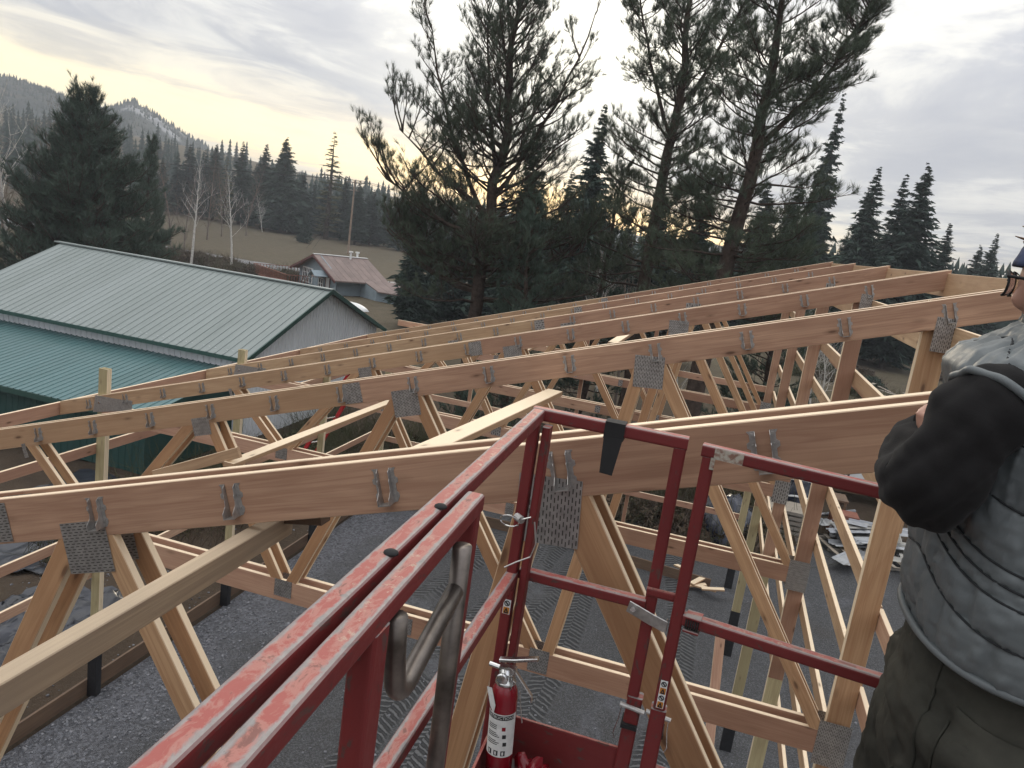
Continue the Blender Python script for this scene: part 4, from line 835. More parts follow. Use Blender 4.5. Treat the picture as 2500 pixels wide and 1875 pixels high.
for sgn in (0, 1):                                          # roof slopes made of standing panels
    for i in range(9):
        d0, d1 = -0.6+i*(De+1.0)/9, -0.6+(i+1)*(De+1.0)/9-0.02
        s0 = -0.9 if sgn == 0 else Wg+0.9; zz = E0-0.30
        v = [hp(s0, d0, zz), hp(s0, d1, zz), hp(Wg/2, d1, Pk+0.08), hp(Wg/2, d0, Pk+0.08)]
        q = MB(); q.v = [tuple(p) for p in v]+[tuple(p-Vector((0, 0, 0.12))) for p in v]; q.f = [(0, 1, 2, 3), (7, 6, 5, 4), (0, 4, 5, 1), (1, 5, 6, 2), (2, 6, 7, 3), (3, 7, 4, 0)]; q.build('roof_panel', M['roof_red'], he)
    q = MB(); q.bar(hp(-0.95 if sgn == 0 else Wg+0.95, -0.64, E0-0.44), hp(Wg/2, -0.64, Pk-0.06), 0.22, 0.08); q.build('rake_board', M['trim_red'], he)
q = MB(); q.bar(hp(Wg/2, -0.6, Pk+0.11), hp(Wg/2, De+0.4, Pk+0.11), 0.06, 0.3); q.build('ridge_cap', M['white'], he)
def house_window(s0, s1, z0, z1, cols, rows):
    q = MB(); 
    for a, b_ in ((hp(s0, -0.06, z0), hp(s1, -0.06, z0)), (hp(s0, -0.06, z1), hp(s1, -0.06, z1))): q.bar(a, b_, 0.10, 0.06)
    for a, b_ in ((hp(s0, -0.06, z0), hp(s0, -0.06, z1)), (hp(s1, -0.06, z0), hp(s1, -0.06, z1))): q.bar(a, b_, 0.10, 0.06, hu)
    for c_ in range(1, cols): x = s0+(s1-s0)*c_/cols; q.bar(hp(x, -0.055, z0), hp(x, -0.055, z1), 0.05 if c_ != cols//2 else 0.12, 0.04, hu)
    for r_ in range(1, rows): z = z0+(z1-z0)*r_/rows; q.bar(hp(s0, -0.05, z), hp(s1, -0.05, z), 0.05, 0.04)
    wo_ = q.build('window', M['white'], he)
    for c_ in range(cols):
        for r_ in range(rows):
            a0, a1 = s0+(s1-s0)*c_/cols, s0+(s1-s0)*(c_+1)/cols; y0, y1 = z0+(z1-z0)*r_/rows, z0+(z1-z0)*(r_+1)/rows
            p = MB(); p.v = [tuple(hp(a0, -0.04, y0)), tuple(hp(a1, -0.04, y0)), tuple(hp(a1, -0.04, y1)), tuple(hp(a0, -0.04, y1))]; p.f = [(0, 1, 2, 3)]; p.build('pane', M['glass'], wo_)
house_window(0.9, 3.1, 0.95, 2.3, 6, 3); house_window(4.6, 5.5, 0.75, 1.75, 2, 2)
q = MB(); v = [hp(6.1, -0.05, 0.1), hp(6.9, -0.05, 0.1), hp(6.9, -0.05, 2.0), hp(6.1, -0.05, 2.0)]; q.v = [tuple(p) for p in v]; q.f = [(0, 1, 2, 3)]; dr_ = q.build('door', M['white'], he)
q = MB(); q.bar(hp(6.05, -0.07, 0.1), hp(6.05, -0.07, 2.05), 0.10, 0.05, hu); q.bar(hp(6.95, -0.07, 0.1), hp(6.95, -0.07, 2.05), 0.10, 0.05, hu); q.bar(hp(6.0, -0.07, 2.05), hp(7.0, -0.07, 2.05), 0.1, 0.05); q.build('frame', M['trim_red'], dr_)
q = MB(); v = [hp(4.4, -0.05, 2.25), hp(5.8, -0.05, 2.25), hp(5.8, -0.8, 1.85), hp(4.4, -0.8, 1.85)]; q.v = [tuple(p) for p in v]+[tuple(p-Vector((0, 0, 0.06))) for p in v]; q.f = [(0, 1, 2, 3), (7, 6, 5, 4), (0, 4, 5, 1), (1, 5, 6, 2), (2, 6, 7, 3), (3, 7, 4, 0)]; q.build('awning', M['roof_red'], he)
q = MB()
for a, b_ in ((hp(5.8, -1.1, 2.1), hp(6.5, -1.1, 2.55)), (hp(7.3, -1.1, 2.1), hp(6.5, -1.1, 2.55))): q.bar(a, b_, 0.08, 1.3)
q.bar(hp(5.9, -1.5, 0), hp(5.9, -1.5, 2.1), 0.09, 0.09, hu); q.bar(hp(7.3, -1.5, 0), hp(7.3, -1.5, 2.1), 0.09, 0.09, hu); q.build('porch_canopy', M['siding'], he)
def railing(pa, pb, z0, n, hgt=0.9):
    for k_, zz in enumerate((0.12, hgt)): q = MB(); q.bar(pa+Vector((0, 0, z0+zz)), pb+Vector((0, 0, z0+zz)), 0.06, 0.09); q.build('deck_rail', M['deck'], he)
    for i in range(n+1): q = MB(); p = pa.lerp(pb, i/n); q.bar(p+Vector((0, 0, z0)), p+Vector((0, 0, z0+hgt)), 0.05, 0.05, hu); q.build('baluster', M['deck'], he)
railing(hp(4.4, -1.6, 0), hp(7.6, -1.6, 0), 0.1, 14); railing(hp(-6.4, -2.2, 0), hp(2.2, -2.2, 0), 0.5, 30, 1.0); railing(hp(-6.4, -2.2, 0), hp(-6.4, 2.5, 0), 0.5, 14, 1.0); railing(hp(2.2, -2.2, 0), hp(2.2, -0.1, 0), 0.5, 8, 1.0)
q = MB(); v = [hp(-6.4, -2.2, 0.45), hp(2.2, -2.2, 0.45), hp(2.2, 0, 0.45), hp(0, 0, 0.45), hp(0, 2.5, 0.45), hp(-6.4, 2.5, 0.45)]; q.v = [tuple(p) for p in v]; q.f = [(0, 1, 2, 3, 4, 5)]; q.build('deck_floor', M['deck'], he)
for s_, d_, z_ in ((Wg/2+0.4, 3.0, Pk+0.1), (Wg/2-0.2, 4.0, Pk+0.05)): q = MB(); q.tube([hp(s_, d_, z_-0.3), hp(s_, d_, z_+0.45)], 0.10, 8); q.tube([hp(s_, d_, z_+0.45), hp(s_, d_, z_+0.58)], 0.2, 8); q.build('roof_vent', M['white'], he)
# lower wing of the house running right
ex = empty('shed', (-26.5, 66, -1.6), 'low outbuilding with pale corrugated roof right of the house', 'shed')
def ep(s, d, z): return Vector((-32.3, 66.2, -1.6))+hv*s*0.75+hu*(s*0.66+d*1.0)*1+Vector((0, 0, z))
for i in range(6):
    v = [ep(i*0.95, 0, 2.3), ep(i*0.95+0.92, 0, 2.3), ep(i*0.95+0.92, 3.6, 1.6), ep(i*0.95, 3.6, 1.6)]; q = MB(); q.v = [tuple(p) for p in v]+[tuple(p-Vector((0, 0, 0.1))) for p in v]; q.f = [(3, 2, 1, 0), (4, 5, 6, 7), (0, 1, 5, 4), (1, 2, 6, 5), (2, 3, 7, 6), (3, 0, 4, 7)]; q.build('roof_panel', M['roof_red'] if i < 4 else M['tin2'], ex)
q = MB(); v = [ep(0, 3.2, 0), ep(5.6, 3.2, 0), ep(5.6, 3.2, 1.62), ep(0, 3.2, 1.62), ep(0, 0.2, 0), ep(5.6, 0.2, 0), ep(5.6, 0.2, 2.2), ep(0, 0.2, 2.2)]; q.v = [tuple(p) for p in v]; q.f = [(0, 1, 2, 3), (1, 5, 6, 2), (4, 0, 3, 7), (5, 4, 7, 6)]; q.build('wall', M['siding'], ex)
# upturned white boat in the yard
bo = empty('boat', (-29.0, 58.5, -1.5), 'small white upturned boat in the yard beside the house', 'boat')
v = []; f = []
for i in range(9):
    u_ = i/8; wd = 0.85*math.sin(math.pi*min(1, 0.12+u_*0.80))**0.7; hh_ = 0.62*math.sin(math.pi*min(1, 0.10+u_*0.8))**0.6
    for k in range(9): a = math.pi*k/8; v.append((-2+4*u_, wd*math.cos(a), hh_*math.sin(a)+0.35))
for i in range(8):
    for k in range(8): f.append((i*9+k, i*9+k+1, (i+1)*9+k+1, (i+1)*9+k))
f.append(tuple(range(8, -1, -1))); f.append(tuple(72+k for k in range(9)))
Mb = Matrix.Translation((-29.0, 58.5, -1.5)) @ Matrix.Rotation(-0.5, 4, 'Z'); obj('hull', v, f, M['white'], bo, Mb, True)
q = MB(); q.bar(Mb @ Vector((-1.2, 0, 0.15)), Mb @ Vector((-1.2, 0, 0.4)), 0.9, 0.08, (0, 1, 0)); q.bar(Mb @ Vector((1.0, 0, 0.15)), Mb @ Vector((1.0, 0, 0.4)), 0.9, 0.08, (0, 1, 0)); q.build('trestle', M['greywood'], bo)
# utility pole with wires
px_, py_ = -57.2, 112.0; pz_ = ghf(px_, py_)
M['pole'] = plain('pole_wood', (0.26, 0.19, 0.14), 0.9, 0, 0.2, 2)
pe = empty('utility_pole', (px_, py_, pz_), 'wooden utility pole with crossarm beside the field', 'utility pole')
q = MB(); q.tube([(px_, py_, pz_), (px_, py_, pz_+11.2)], [0.17, 0.11], 8); q.build('pole', M['pole'], pe)
q = MB(); q.bar((px_-1.7, py_+0.5, pz_+10.9), (px_+1.7, py_-0.5, pz_+10.9), 0.16, 0.12); q.bar((px_-0.9, py_+0.3, pz_+9.7), (px_+0.9, py_-0.3, pz_+9.7), 0.12, 0.1); q.build('crossarm', M['greywood'], pe)
for s_ in (-1.55, -0.7, 0.7, 1.55): q = MB(); q.tube([(px_+s_, py_-s_*0.29, pz_+10.95), (px_+s_, py_-s_*0.29, pz_+11.3)], 0.07, 6); q.build('insulator', M['white'], pe)
for s_ in (1.5, 2.6): q = MB(); q.tube([(px_, py_, pz_+9.3), (px_-3-s_, py_-3, pz_)], 0.02, 3); q.build('guy_wire', M['rubber'], pe)
far = Vector((-170, 118, 9.5)); near = Vector((-14, 150, 10.0))
for i, s_ in enumerate((-1.55, -0.7, 0.7, 1.55)):
    for j, (tgt, lab) in enumerate(((far, 'left'), (near, 'right'))):
        a = Vector((px_+s_, py_-s_*0.29, pz_+11.3)); b_ = tgt+Vector((s_*0.3, s_, 0)); pts = [a.lerp(b_, u_)-Vector((0, 0, 5.5*u_*(1-u_))) for u_ in np.linspace(0, 1, 14)]
        q = MB(); q.tube(pts, 0.016, 3); tag(q.build('power_line', M['rubber']), ['outermost near', 'inner near', 'inner far', 'outermost far'][i]+' power line running '+lab+' from the utility pole', 'power line', 'power lines')
# red ladder leaning outside the left wall
M['redplastic'] = plain('red_fibreglass', (0.40, 0.02, 0.025), 0.4, 0, 0.1, 4)
ld = empty('ladder', (-9.0, 15.6, -0.0), 'red ladder leaning outside the left wall, seen between the trusses', 'ladder')
A0, A1 = Vector((-9.75, 16.6, 0.15)), Vector((-7.6, 15.9, 4.2)); sd_ = Vector((0.15, 0.42, 0))
for s_ in (0, 1): q = MB(); q.bar(A0+sd_*s_, A1+sd_*s_, 0.10, 0.035, sd_.cross(A1-A0)); q.build('ladder_rail', M['redplastic'], ld)
for i in range(11): q = MB(); p = A0.lerp(A1, (i+0.7)/11.6); q.tube([p, p+sd_], 0.018, 6); q.build('rung', M['chrome'], ld)
# ------------------------------------------------------------------ black sheeting on the soil
def plastic(name, x0, x1, y0, y1, seed, label, amp=0.10, lift=0.05):
    rs_ = np.random.default_rng(seed); nx, ny = 40, 40; V = []
    for i in range(nx):
        for j in range(ny):
            x = x0+(x1-x0)*i/(nx-1)+0.25*mnoise.noise(Vector((i*0.2, j*0.2, seed))); y = y0+(y1-y0)*j/(ny-1)+0.25*mnoise.noise(Vector((j*0.2, i*0.2, seed+9)))
            V.append((x, y, ghf(x, y)+lift+amp*abs(mnoise.fractal(Vector((x*1.3, y*3.5, seed)), 0.7, 2.0, 5))))
    F = [(i*ny+j, (i+1)*ny+j, (i+1)*ny+j+1, i*ny+j+1) for i in range(nx-1) for j in range(ny-1)]
    return tag(obj(name, V, F, M['sheet'], smooth=True), label, 'plastic sheet', 'black plastic sheets')
plastic('plastic_sheet', -16.5, -11.2, 11.5, 17.6, 1, 'wide black plastic sheet spread in front of the dark green wall')
plastic('plastic_sheet', -11.2, -9.0, 6.5, 11.0, 2, 'crumpled black plastic sheet on the soil outside the left wall', 0.2)
plastic('plastic_sheet', -10.0, -8.2, 4.6, 6.6, 4, 'black plastic sheet at the bottom left behind the brace', 0.25)
# ------------------------------------------------------------------ yard clutter on the right
def xb(name, label, cat, c, sz, rz, mat, group=None, parts=()):
    e = empty(name, c, label, cat, group, rz); return e
pal = empty('pallet', (5.3, 22.6, 0.03), 'grey pallet under the stack of roofing sheets', 'pallet', None, 0.35); Mp = W[pal]
for i in range(3): board('runner', Mp @ Vector((-1.4, -0.9+0.9*i, 0.06)), Mp @ Vector((1.4, -0.9+0.9*i, 0.06)), 0.09, 0.05, (0, 0, 1), M['greywood'], pal)
for i in range(9): board('slat', Mp @ Vector((-1.35+0.335*i, -1.0, 0.12)), Mp @ Vector((-1.35+0.335*i, 1.0, 0.12)), 0.02, 0.12, (0, 0, 1), M['greywood'], pal)
M['tin'] = plain('weathered_tin', (0.30, 0.31, 0.325), 0.42, 0.5, 0.25, 3)
for i in range(26):
    a = rs.random()*0.9-0.2+(0.0 if i % 4 else 1.2); cxx, cyy = 5.25+rs.normal()*0.55, 22.7+rs.normal()*0.75; l_, w2 = 0.6+1.3*rs.random(), 0.25+0.45*rs.random(); z = 0.17+i*0.017
    v = []; f = []; nsg = 9
    for k in range(nsg):
        u_ = k/(nsg-1)-0.5; zz = 0.012*(k % 2)+0.05*rs.normal()*0.3
        for s_ in (-0.5, 0.5): v.append((s_*l_, u_*w2, zz+0.10*s_*rs.normal()*0.4))
    f = [(2*k, 2*k+1, 2*k+3, 2*k+2) for k in range(nsg-1)]
    o = obj('roofing_sheet', v, f, M['tin'] if i % 3 else M['tin2'], None, Matrix.Translation((cxx, cyy, z)) @ Matrix.Rotation(a, 4, 'Z')); tag(o, 'one of the scrap metal and board sheets piled on the pallet', 'metal sheet', 'scrap sheets on the pallet')
q = MB(); q.tube([(3.35, 24.1, 0.22), (5.0, 25.0, 0.5)], 0.055, 10); tag(q.build('steel_pipe', M['tin'], smooth=True), 'loose grey steel pipe lying left of the scrap sheets', 'pipe')
tr_ = empty('trailer', (6.3, 28.6, 0), 'white box trailer side standing beyond the scrap pile', 'trailer', None, 0.12); Mt = W[tr_]
q = MB(); q.box(-2.8, 2.8, -1.0, 1.0, 0.55, 2.5, M=Mt); q.build('box_body', M['white'], tr_)
for x_ in (-2.7, -1.4, 0.0, 1.4, 2.7): q = MB(); q.box(x_-0.03, x_+0.03, -1.03, -0.99, 0.55, 2.5, M=Mt); q.build('seam_strip', M['rubber'], tr_)
q = MB(); q.box(-2.8, 2.8, -1.05, -1.0, 0.85, 0.93, M=Mt); q.build('rub_rail', M['rubber'], tr_)
q = MB(); q.box(-2.9, 2.9, -0.9, 0.9, 0.35, 0.55, M=Mt); q.build('chassis', M['skirt'], tr_)
for x_ in (0.9, 1.7):
    for y_ in (-0.95, 0.95): q = MB(); q.lathe([(0.16, -0.10), (0.33, -0.10), (0.36, -0.06), (0.36, 0.06), (0.33, 0.10), (0.16, 0.10)], 18, Mt @ Matrix.Translation((x_, y_, 0.36)) @ Matrix.Rotation(math.pi/2, 4, 'X')); q.build('wheel', M['rubber'], tr_)
def lump(name, label, cat, c, r, mat, seed, sub=3, rough=0.35, stretch=1.3, group=None):
    bm_ = bmesh.new(); bmesh.ops.create_icosphere(bm_, subdivisions=sub, radius=1.0); v = []
    for q_ in bm_.verts:
        p = q_.co; d_ = 1+rough*mnoise.fractal(p*stretch+Vector((seed, 0, 0)), 0.8, 2.0, 4); v.append((c[0]+p.x*r[0]*d_, c[1]+p.y*r[1]*d_, max(c[2]-0.02, c[2]+p.z*r[2]*d_)))
    f = [tuple(q_.index for q_ in fc_.verts) for fc_ in bm_.faces]; bm_.free(); return tag(obj(name, v, f, mat, None, None, True), label, cat, group)
M['tarp'] = plain('dark_blue_tarp', (0.018, 0.022, 0.038), 0.25, 0, 0.4, 3, 0.5, 0.6)
tp_ = lump('tarp_bundle', 'tall dark blue plastic wrapped bundle strapped with pale bands', 'tarp bundle', (3.15, 23.9, 0.5), (0.62, 0.6, 1.15), M['tarp'], 3, 4, 0.30)
lump('tarp_heap', 'black tarp heap behind the right end of the end wall', 'tarp heap', (1.05, 21.6, 0.0), (1.0, 0.9, 0.95), M['tarp'], 8, 4, 0.45)
for i, z in enumerate((0.55, 1.0, 1.5)): q = MB(); q.tube([(3.15+0.66*math.cos(a)*(1-0.10*i), 23.9+0.64*math.sin(a)*(1-0.10*i), z+0.05*math.sin(3*a)) for a in np.linspace(0, 6.283, 22)], 0.03, 5, False); q.build('strap', M['white'], tp_)
tb = empty('work_table', (4.0, 24.9, 0), 'dark workbench with odds and ends beside the wrapped bundle', 'table'); 
q = MB(); q.box(3.5, 4.7, 24.6, 25.4, 0.78, 0.84); q.build('table_top', M['skirt'], tb)
for x_ in (3.55, 4.62):
    for y_ in (24.65, 25.32): q = MB(); q.bar((x_, y_, 0), (x_, y_, 0.78), 0.08, 0.08, (1, 0, 0)); q.build('leg', M['skirt'], tb)
q = MB(); q.box(4.2, 4.95, 23.85, 24.45, 0.0, 0.62); tag(q.build('crate', M['deck']), 'dark reddish wooden crate beside the grey pipe', 'crate')
q = MB(); q.lathe([(0.0, 0), (0.28, 0.02), (0.33, 0.2), (0.33, 0.55), (0.28, 0.7), (0.20, 0.76), (0.20, 0.84)], 16, Matrix.Translation((6.75, 21.6, 0.0))); tag(q.build('metal_drum', M['tin'], smooth=True), 'dented grey metal drum lying right of the scrap sheets', 'drum')
q = MB()
for k in range(7): q.box(2.15, 3.2, 22.0, 23.0, 0.02+k*0.14, 0.11+k*0.14)
tag(q.build('pallet_stack', M['greywood']), 'stack of old grey pallets right of the end wall', 'pallet stack')
# junk heap of tyres and planks further right
for i in range(14):
    x, y = 9.5+rs.random()*4.5, 42+rs.random()*12; a = rs.random()*3.1; c_, s2 = math.cos(a), math.sin(a); l_ = 0.8+rs.random()
    o = board('scrap_plank', (x-c_*l_, y-s2*l_, 0.25+0.4*rs.random()), (x+c_*l_, y+s2*l_, 0.3+0.5*rs.random()), 0.05, 0.24, (0, 0, 1), M['greywood']); tag(o, 'one of the scrap planks scattered on the far waste ground', 'plank', 'scattered scrap planks')
# far lot
lot = sheet('parking_lot', 10, 42, 88, 124, lambda x, y: gh(x, y)+0.06, plain('pale_gravel_lot', (0.30, 0.31, 0.33), 0.9, 0, 0.2, 0.3), 20, 20)
def pickup(x, y, rz, mat, label):
    e = empty('pickup_truck', (x, y, 0.1), label, 'truck', None, rz); Mx = W[e]
    prof = [(-2.6, 0.5), (2.6, 0.5), (2.65, 0.95), (1.5, 1.12), (0.85, 1.68), (-0.55, 1.72), (-0.75, 1.15), (-2.6, 1.12)]
    n = len(prof); v = [(px, -0.92, pz) for px, pz in prof]+[(px, 0.92, pz) for px, pz in prof]; f = [tuple(range(n)), tuple(range(2*n-1, n-1, -1))]+[(i, n+i, n+(i+1) % n, (i+1) % n) for i in range(n)]
    q = MB(); q.add(v, f, Mx); q.build('body', mat, e)
    q = MB(); q.box(-0.5, 0.8, -0.935, -0.925, 1.2, 1.62, M=Mx); q.build('side_window', M['glass'], e)
    for px in (-1.65, 1.65):
        for py in (-0.85, 0.85): q = MB(); q.lathe([(0.18, -0.11), (0.38, -0.11), (0.38, 0.11), (0.18, 0.11)], 14, Mx @ Matrix.Translation((px, py, 0.38)) @ Matrix.Rotation(math.pi/2, 4, 'X')); wh = q.build('wheel', M['rubber'], e); q = MB(); q.lathe([(0.17, -0.115), (0.17, 0.115)], 10, Mx @ Matrix.Translation((px, py, 0.38)) @ Matrix.Rotation(math.pi/2, 4, 'X')); q.build('rim', M['chrome'], wh)
pickup(20.4, 108, 0.1, M['rubber'], 'dark pickup truck parked on the far pale lot')
q = MB(); q.lathe([(0.30, 0), (0.33, 0.05), (0.33, 0.55), (0.35, 0.58), (0.33, 0.61), (0.33, 1.1), (0.30, 1.15)], 16, Matrix.Translation((23.4, 106, 0.45)) @ Matrix.Rotation(math.pi/2, 4, 'Y') @ Matrix.Translation((0, 0, -0.5))); tag(q.build('barrel', plain('blue_plastic', (0.02, 0.05, 0.42), 0.4)), 'bright blue barrel lying beside the far dumpster', 'barrel')
dm = empty('dumpster', (26.3, 107.5, 0.05), 'long black steel dumpster on the far pale lot', 'dumpster'); q = MB()
v = [(-2.4, -1, 0.2), (2.4, -1, 0.2), (2.7, -1.1, 1.6), (-2.7, -1.1, 1.6), (-2.4, 1, 0.2), (2.4, 1, 0.2), (2.7, 1.1, 1.6), (-2.7, 1.1, 1.6)]; q.add(v, [(0, 1, 2, 3), (5, 4, 7, 6), (1, 5, 6, 2), (4, 0, 3, 7), (3, 2, 6, 7), (4, 5, 1, 0)], W[dm]); q.build('bin', M['rubber'], dm)
for k in range(6): q = MB(); q.box(-2.2+k*0.85, -2.1+k*0.85, -1.16, -1.02, 0.25, 1.55, M=W[dm]); q.build('rib', M['rubber'], dm)
# yellow extension cord on the gravel
M['yellow'] = plain('yellow_cord', (0.62, 0.46, 0.05), 0.5)
pts = []
for i in range(90):
    u_ = i/89; pts.append((0.2+2.6*u_+0.5*math.sin(u_*17)*(1-u_*0.5), 7.6+3.4*u_+0.9*math.sin(u_*11+1), 0.07))
q = MB(); q.tube(pts, 0.011, 5); tag(q.build('extension_cord', M['yellow'], smooth=True), 'yellow extension cord tangled on the gravel by the right posts', 'cord')
# ------------------------------------------------------------------ red lift basket
lb = empty('lift_basket', (0.3, 1.0, 6.0), 'worn red steel lift basket railing in the foreground', 'lift basket')
TB_ = 0.036
def rtube(name, a, b, w=TB_, t_=TB_, up=(0, 0, 1), mat='red', parent=None):
    M_, L = frame(a, b, up); c = 0.007; y, z = t_/2, w/2; sec = []
    for (sy, sz, a0) in ((1, 1, 0), (-1, 1, 1), (-1, -1, 2), (1, -1, 3)):
        for k in range(4): th = (a0+k/3)*math.pi/2; sec.append((sy*(y-c)+c*math.cos(th), sz*(z-c)+c*math.sin(th)))
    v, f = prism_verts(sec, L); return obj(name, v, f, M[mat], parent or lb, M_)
ZT = 7.1-TB_/2                                         # top rail axis
rtube('top_rail', (-0.377, -0.35, ZT), (-0.4429, 2.11, ZT))
rtube('top_rail', (-0.3105, -0.35, ZT), (-0.3775, 1.345, ZT))
rtube('mid_rail', (-0.415, -0.35, 6.60), (-0.4429, 2.085, 6.60))
rtube('mid_rail', (-0.31, -0.35, 6.57), (-0.3555, 1.10, 6.57)) if False else None
rtube('corner_post', (-0.4429, 2.087, 5.98), (-0.4429, 2.087, 7.085), 0.030, 0.045, (1, 0, 0))
rtube('corner_post', (-0.4075, 2.098, 5.98), (-0.4075, 2.098, 7.06), 0.022, 0.05, (1, 0, 0))
rtube('post', (-0.3775, 1.326, 5.98), (-0.3775, 1.326, 7.07), 0.034, 0.034, (1, 0, 0))
rtube('post', (-0.356, 0.86, 5.98), (-0.356, 0.86, 7.07), 0.036, 0.05, (1, 0, 0))
rtube('top_rail', (-0.462, 2.138, ZT), (-0.0225, 2.138, ZT))
rtube('mid_rail', (-0.43, 2.130, 6.598), (-0.055, 2.130, 6.598), 0.032, 0.034)
rtube('post', (-0.041, 2.137, 6.30), (-0.041, 2.137, 7.066), 0.034, 0.034, (1, 0, 0))
rtube('post', (-0.036, 2.130, 5.98), (-0.033, 2.134, 6.31), 0.044, 0.044, (1, 0, 0))
# latch stop joining the two uprights
rtube('latch_bar', (-0.058, 2.112, 6.645), (0.045, 2.112, 6.645), 0.026, 0.010)
q = MB(); pts = [(-0.10, 2.108, 6.588), (-0.075, 2.102, 6.583), (-0.03, 2.092, 6.573), (0.012, 2.085, 6.565), (0.014, 2.105, 6.565)]
for a, b_ in zip(pts[:-1], pts[1:]): q.bar(a, b_, 0.036, 0.004)
ls = q.build('latch_strap', M['galv'], lb)
q = MB(); q.lathe([(0.008, 0), (0.008, 0.008)], 6, Matrix.Translation((-0.085, 2.100, 6.588)) @ Matrix.Rotation(math.pi/2, 4, 'X')); q.build('bolt', M['chrome'], ls)
# gate leaf swung slightly open
ga = math.radians(-8); gd = Vector((math.cos(ga), math.sin(ga), 0)); g0 = Vector((0.02, 2.108, 0))
def gp_(s, z): return tuple(g0+gd*s+Vector((0, 0, z)))
gt = bpy.data.objects.new('gate', None); put(gt, lb, Matrix.Translation(g0))
rtube('gate_rail', gp_(-0.002, ZT), gp_(0.86, ZT), 0.034, 0.036, parent=gt); rtube('gate_rail', gp_(0.035, 6.597), gp_(0.86, 6.597), 0.034, 0.036, parent=gt)
rtube('gate_post', gp_(0.018, 6.30), gp_(0.018, 7.066), 0.034, 0.034, (1, 0, 0), parent=gt); rtube('gate_post', gp_(0.020, 5.98), gp_(0.018, 6.31), 0.044, 0.044, (1, 0, 0), parent=gt); rtube('gate_post', gp_(0.85, 5.98), gp_(0.85, 7.06), 0.034, 0.034, (1, 0, 0), parent=gt)
rtube('gate_rail', gp_(0.035, 6.10), gp_(0.86, 6.10), 0.05, 0.036, parent=gt)
# spring hinge
q = MB(); q.bar(gp_(0.042, 6.612), gp_(0.085, 6.612), 0.008, 0.05); q.build('hinge_bracket', M['red'], gt); q = MB(); q.bar(gp_(0.042, 6.572), gp_(0.085, 6.572), 0.008, 0.05); q.build('hinge_bracket', M['red'], gt)
for k in range(6): q = MB(); q.tube([Vector(gp_(0.044+0.0065*k, 6.592))+Vector((0, 0.014*math.cos(a)-0.012, 0.014*math.sin(a))) for a in np.linspace(0, 6.283, 10)], 0.0022, 4, False); q.build('spring_coil', M['rubber'], gt)
# pins on the sleeves
for s_, par in ((-0.036, lb), (0.040, gt)):
    q = MB(); q.tube([(s_-0.036, 2.096, 6.292), (s_+0.036, 2.094, 6.285)], 0.007, 8); q.build('pin', M['galv'], par)
    q = MB(); q.box(s_-0.024, s_+0.024, 2.100, 2.16, 6.215, 6.228); q.build('tape_band', M['rubber'], par)
    q = MB(); q.tube([(s_+(0.03 if s_ > 0 else -0.03), 2.093, 6.29), (s_+(0.032 if s_ > 0 else -0.032), 2.09, 6.25), (s_+(0.04 if s_ > 0 else -0.04), 2.088, 6.20), (s_+(0.034 if s_ > 0 else -0.034), 2.088, 6.185)], 0.0018, 5); q.build('pin_clip', M['chrome'], par)
# toe board, floor
rtube('toe_board', (-0.455, 2.128, 6.06), (-0.056, 2.128, 6.06), 0.145, 0.006); rtube('toe_board', (-0.36, -0.35, 6.03), (-0.435, 2.11, 6.03), 0.145, 0.006)
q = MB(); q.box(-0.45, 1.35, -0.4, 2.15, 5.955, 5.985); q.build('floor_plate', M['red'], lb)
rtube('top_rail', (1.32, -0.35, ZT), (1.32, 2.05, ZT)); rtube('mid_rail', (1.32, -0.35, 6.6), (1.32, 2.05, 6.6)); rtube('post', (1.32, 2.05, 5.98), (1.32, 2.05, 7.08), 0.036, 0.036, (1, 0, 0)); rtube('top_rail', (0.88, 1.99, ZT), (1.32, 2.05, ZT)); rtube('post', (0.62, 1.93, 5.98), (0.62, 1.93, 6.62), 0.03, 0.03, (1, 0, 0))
# carriage bolts on the outer rail
for y_ in (0.985, 0.80):
    xx = -0.413+(-0.0268)*(y_-1.0); q = MB(); q.lathe([(0.0115, 0), (0.011, 0.003), (0.007, 0.0055), (0.0, 0.0065)], 14, Matrix.Translation((xx-0.002+0.008, y_+0.25 if y_ > 0.9 else y_+0.215, 7.0995))); q.build('bolt', M['rubber'], lb, smooth=True)
# bare grab pipe: U bend hung under the inner rail and an upright
q = MB(); xb_ = -0.343
pts = [(xb_, 0.915, 7.062), (xb_, 0.925, 7.0)]+[(xb_, 0.935+0.045*(1-math.cos(a)), 6.965-0.045*math.sin(a)) for a in np.linspace(0.2, 2.2, 8)]+[(xb_, 1.10, 6.958), (xb_, 1.175, 6.985)]
q.tube(pts, 0.0155, 14); q.build('grab_pipe', M['pipe'], lb, smooth=True)
q = MB(); q.tube([(xb_, 1.185, 7.062), (xb_, 1.20, 6.7), (xb_, 1.22, 5.99)], 0.0165, 14); q.build('grab_pipe', M['pipe'], lb, smooth=True)
# pull pin with ring and lanyard on the corner post
q = MB(); q.tube([(-0.445, 2.04, 6.80), (-0.425, 2.02, 6.80)], 0.011, 10); q.build('pull_pin', M['galv'], lb)
q = MB(); q.tube([(-0.44+0.028*math.cos(a)-0.018, 2.015, 6.792+0.016*math.sin(a)) for a in np.linspace(0, 6.283, 14)], 0.0022, 5, False); q.tube([(-0.43, 2.02, 6.80), (-0.40, 2.02, 6.815)], 0.002, 5); q.build('pin_ring', M['chrome'], lb)
q = MB(); q.tube([(-0.39, 2.03, 6.80), (-0.375, 2.02, 6.74), (-0.385, 2.02, 6.70), (-0.42, 2.01, 6.68), (-0.45, 2.0, 6.66)], 0.0022, 5); q.build('lanyard', M['galv'], lb)
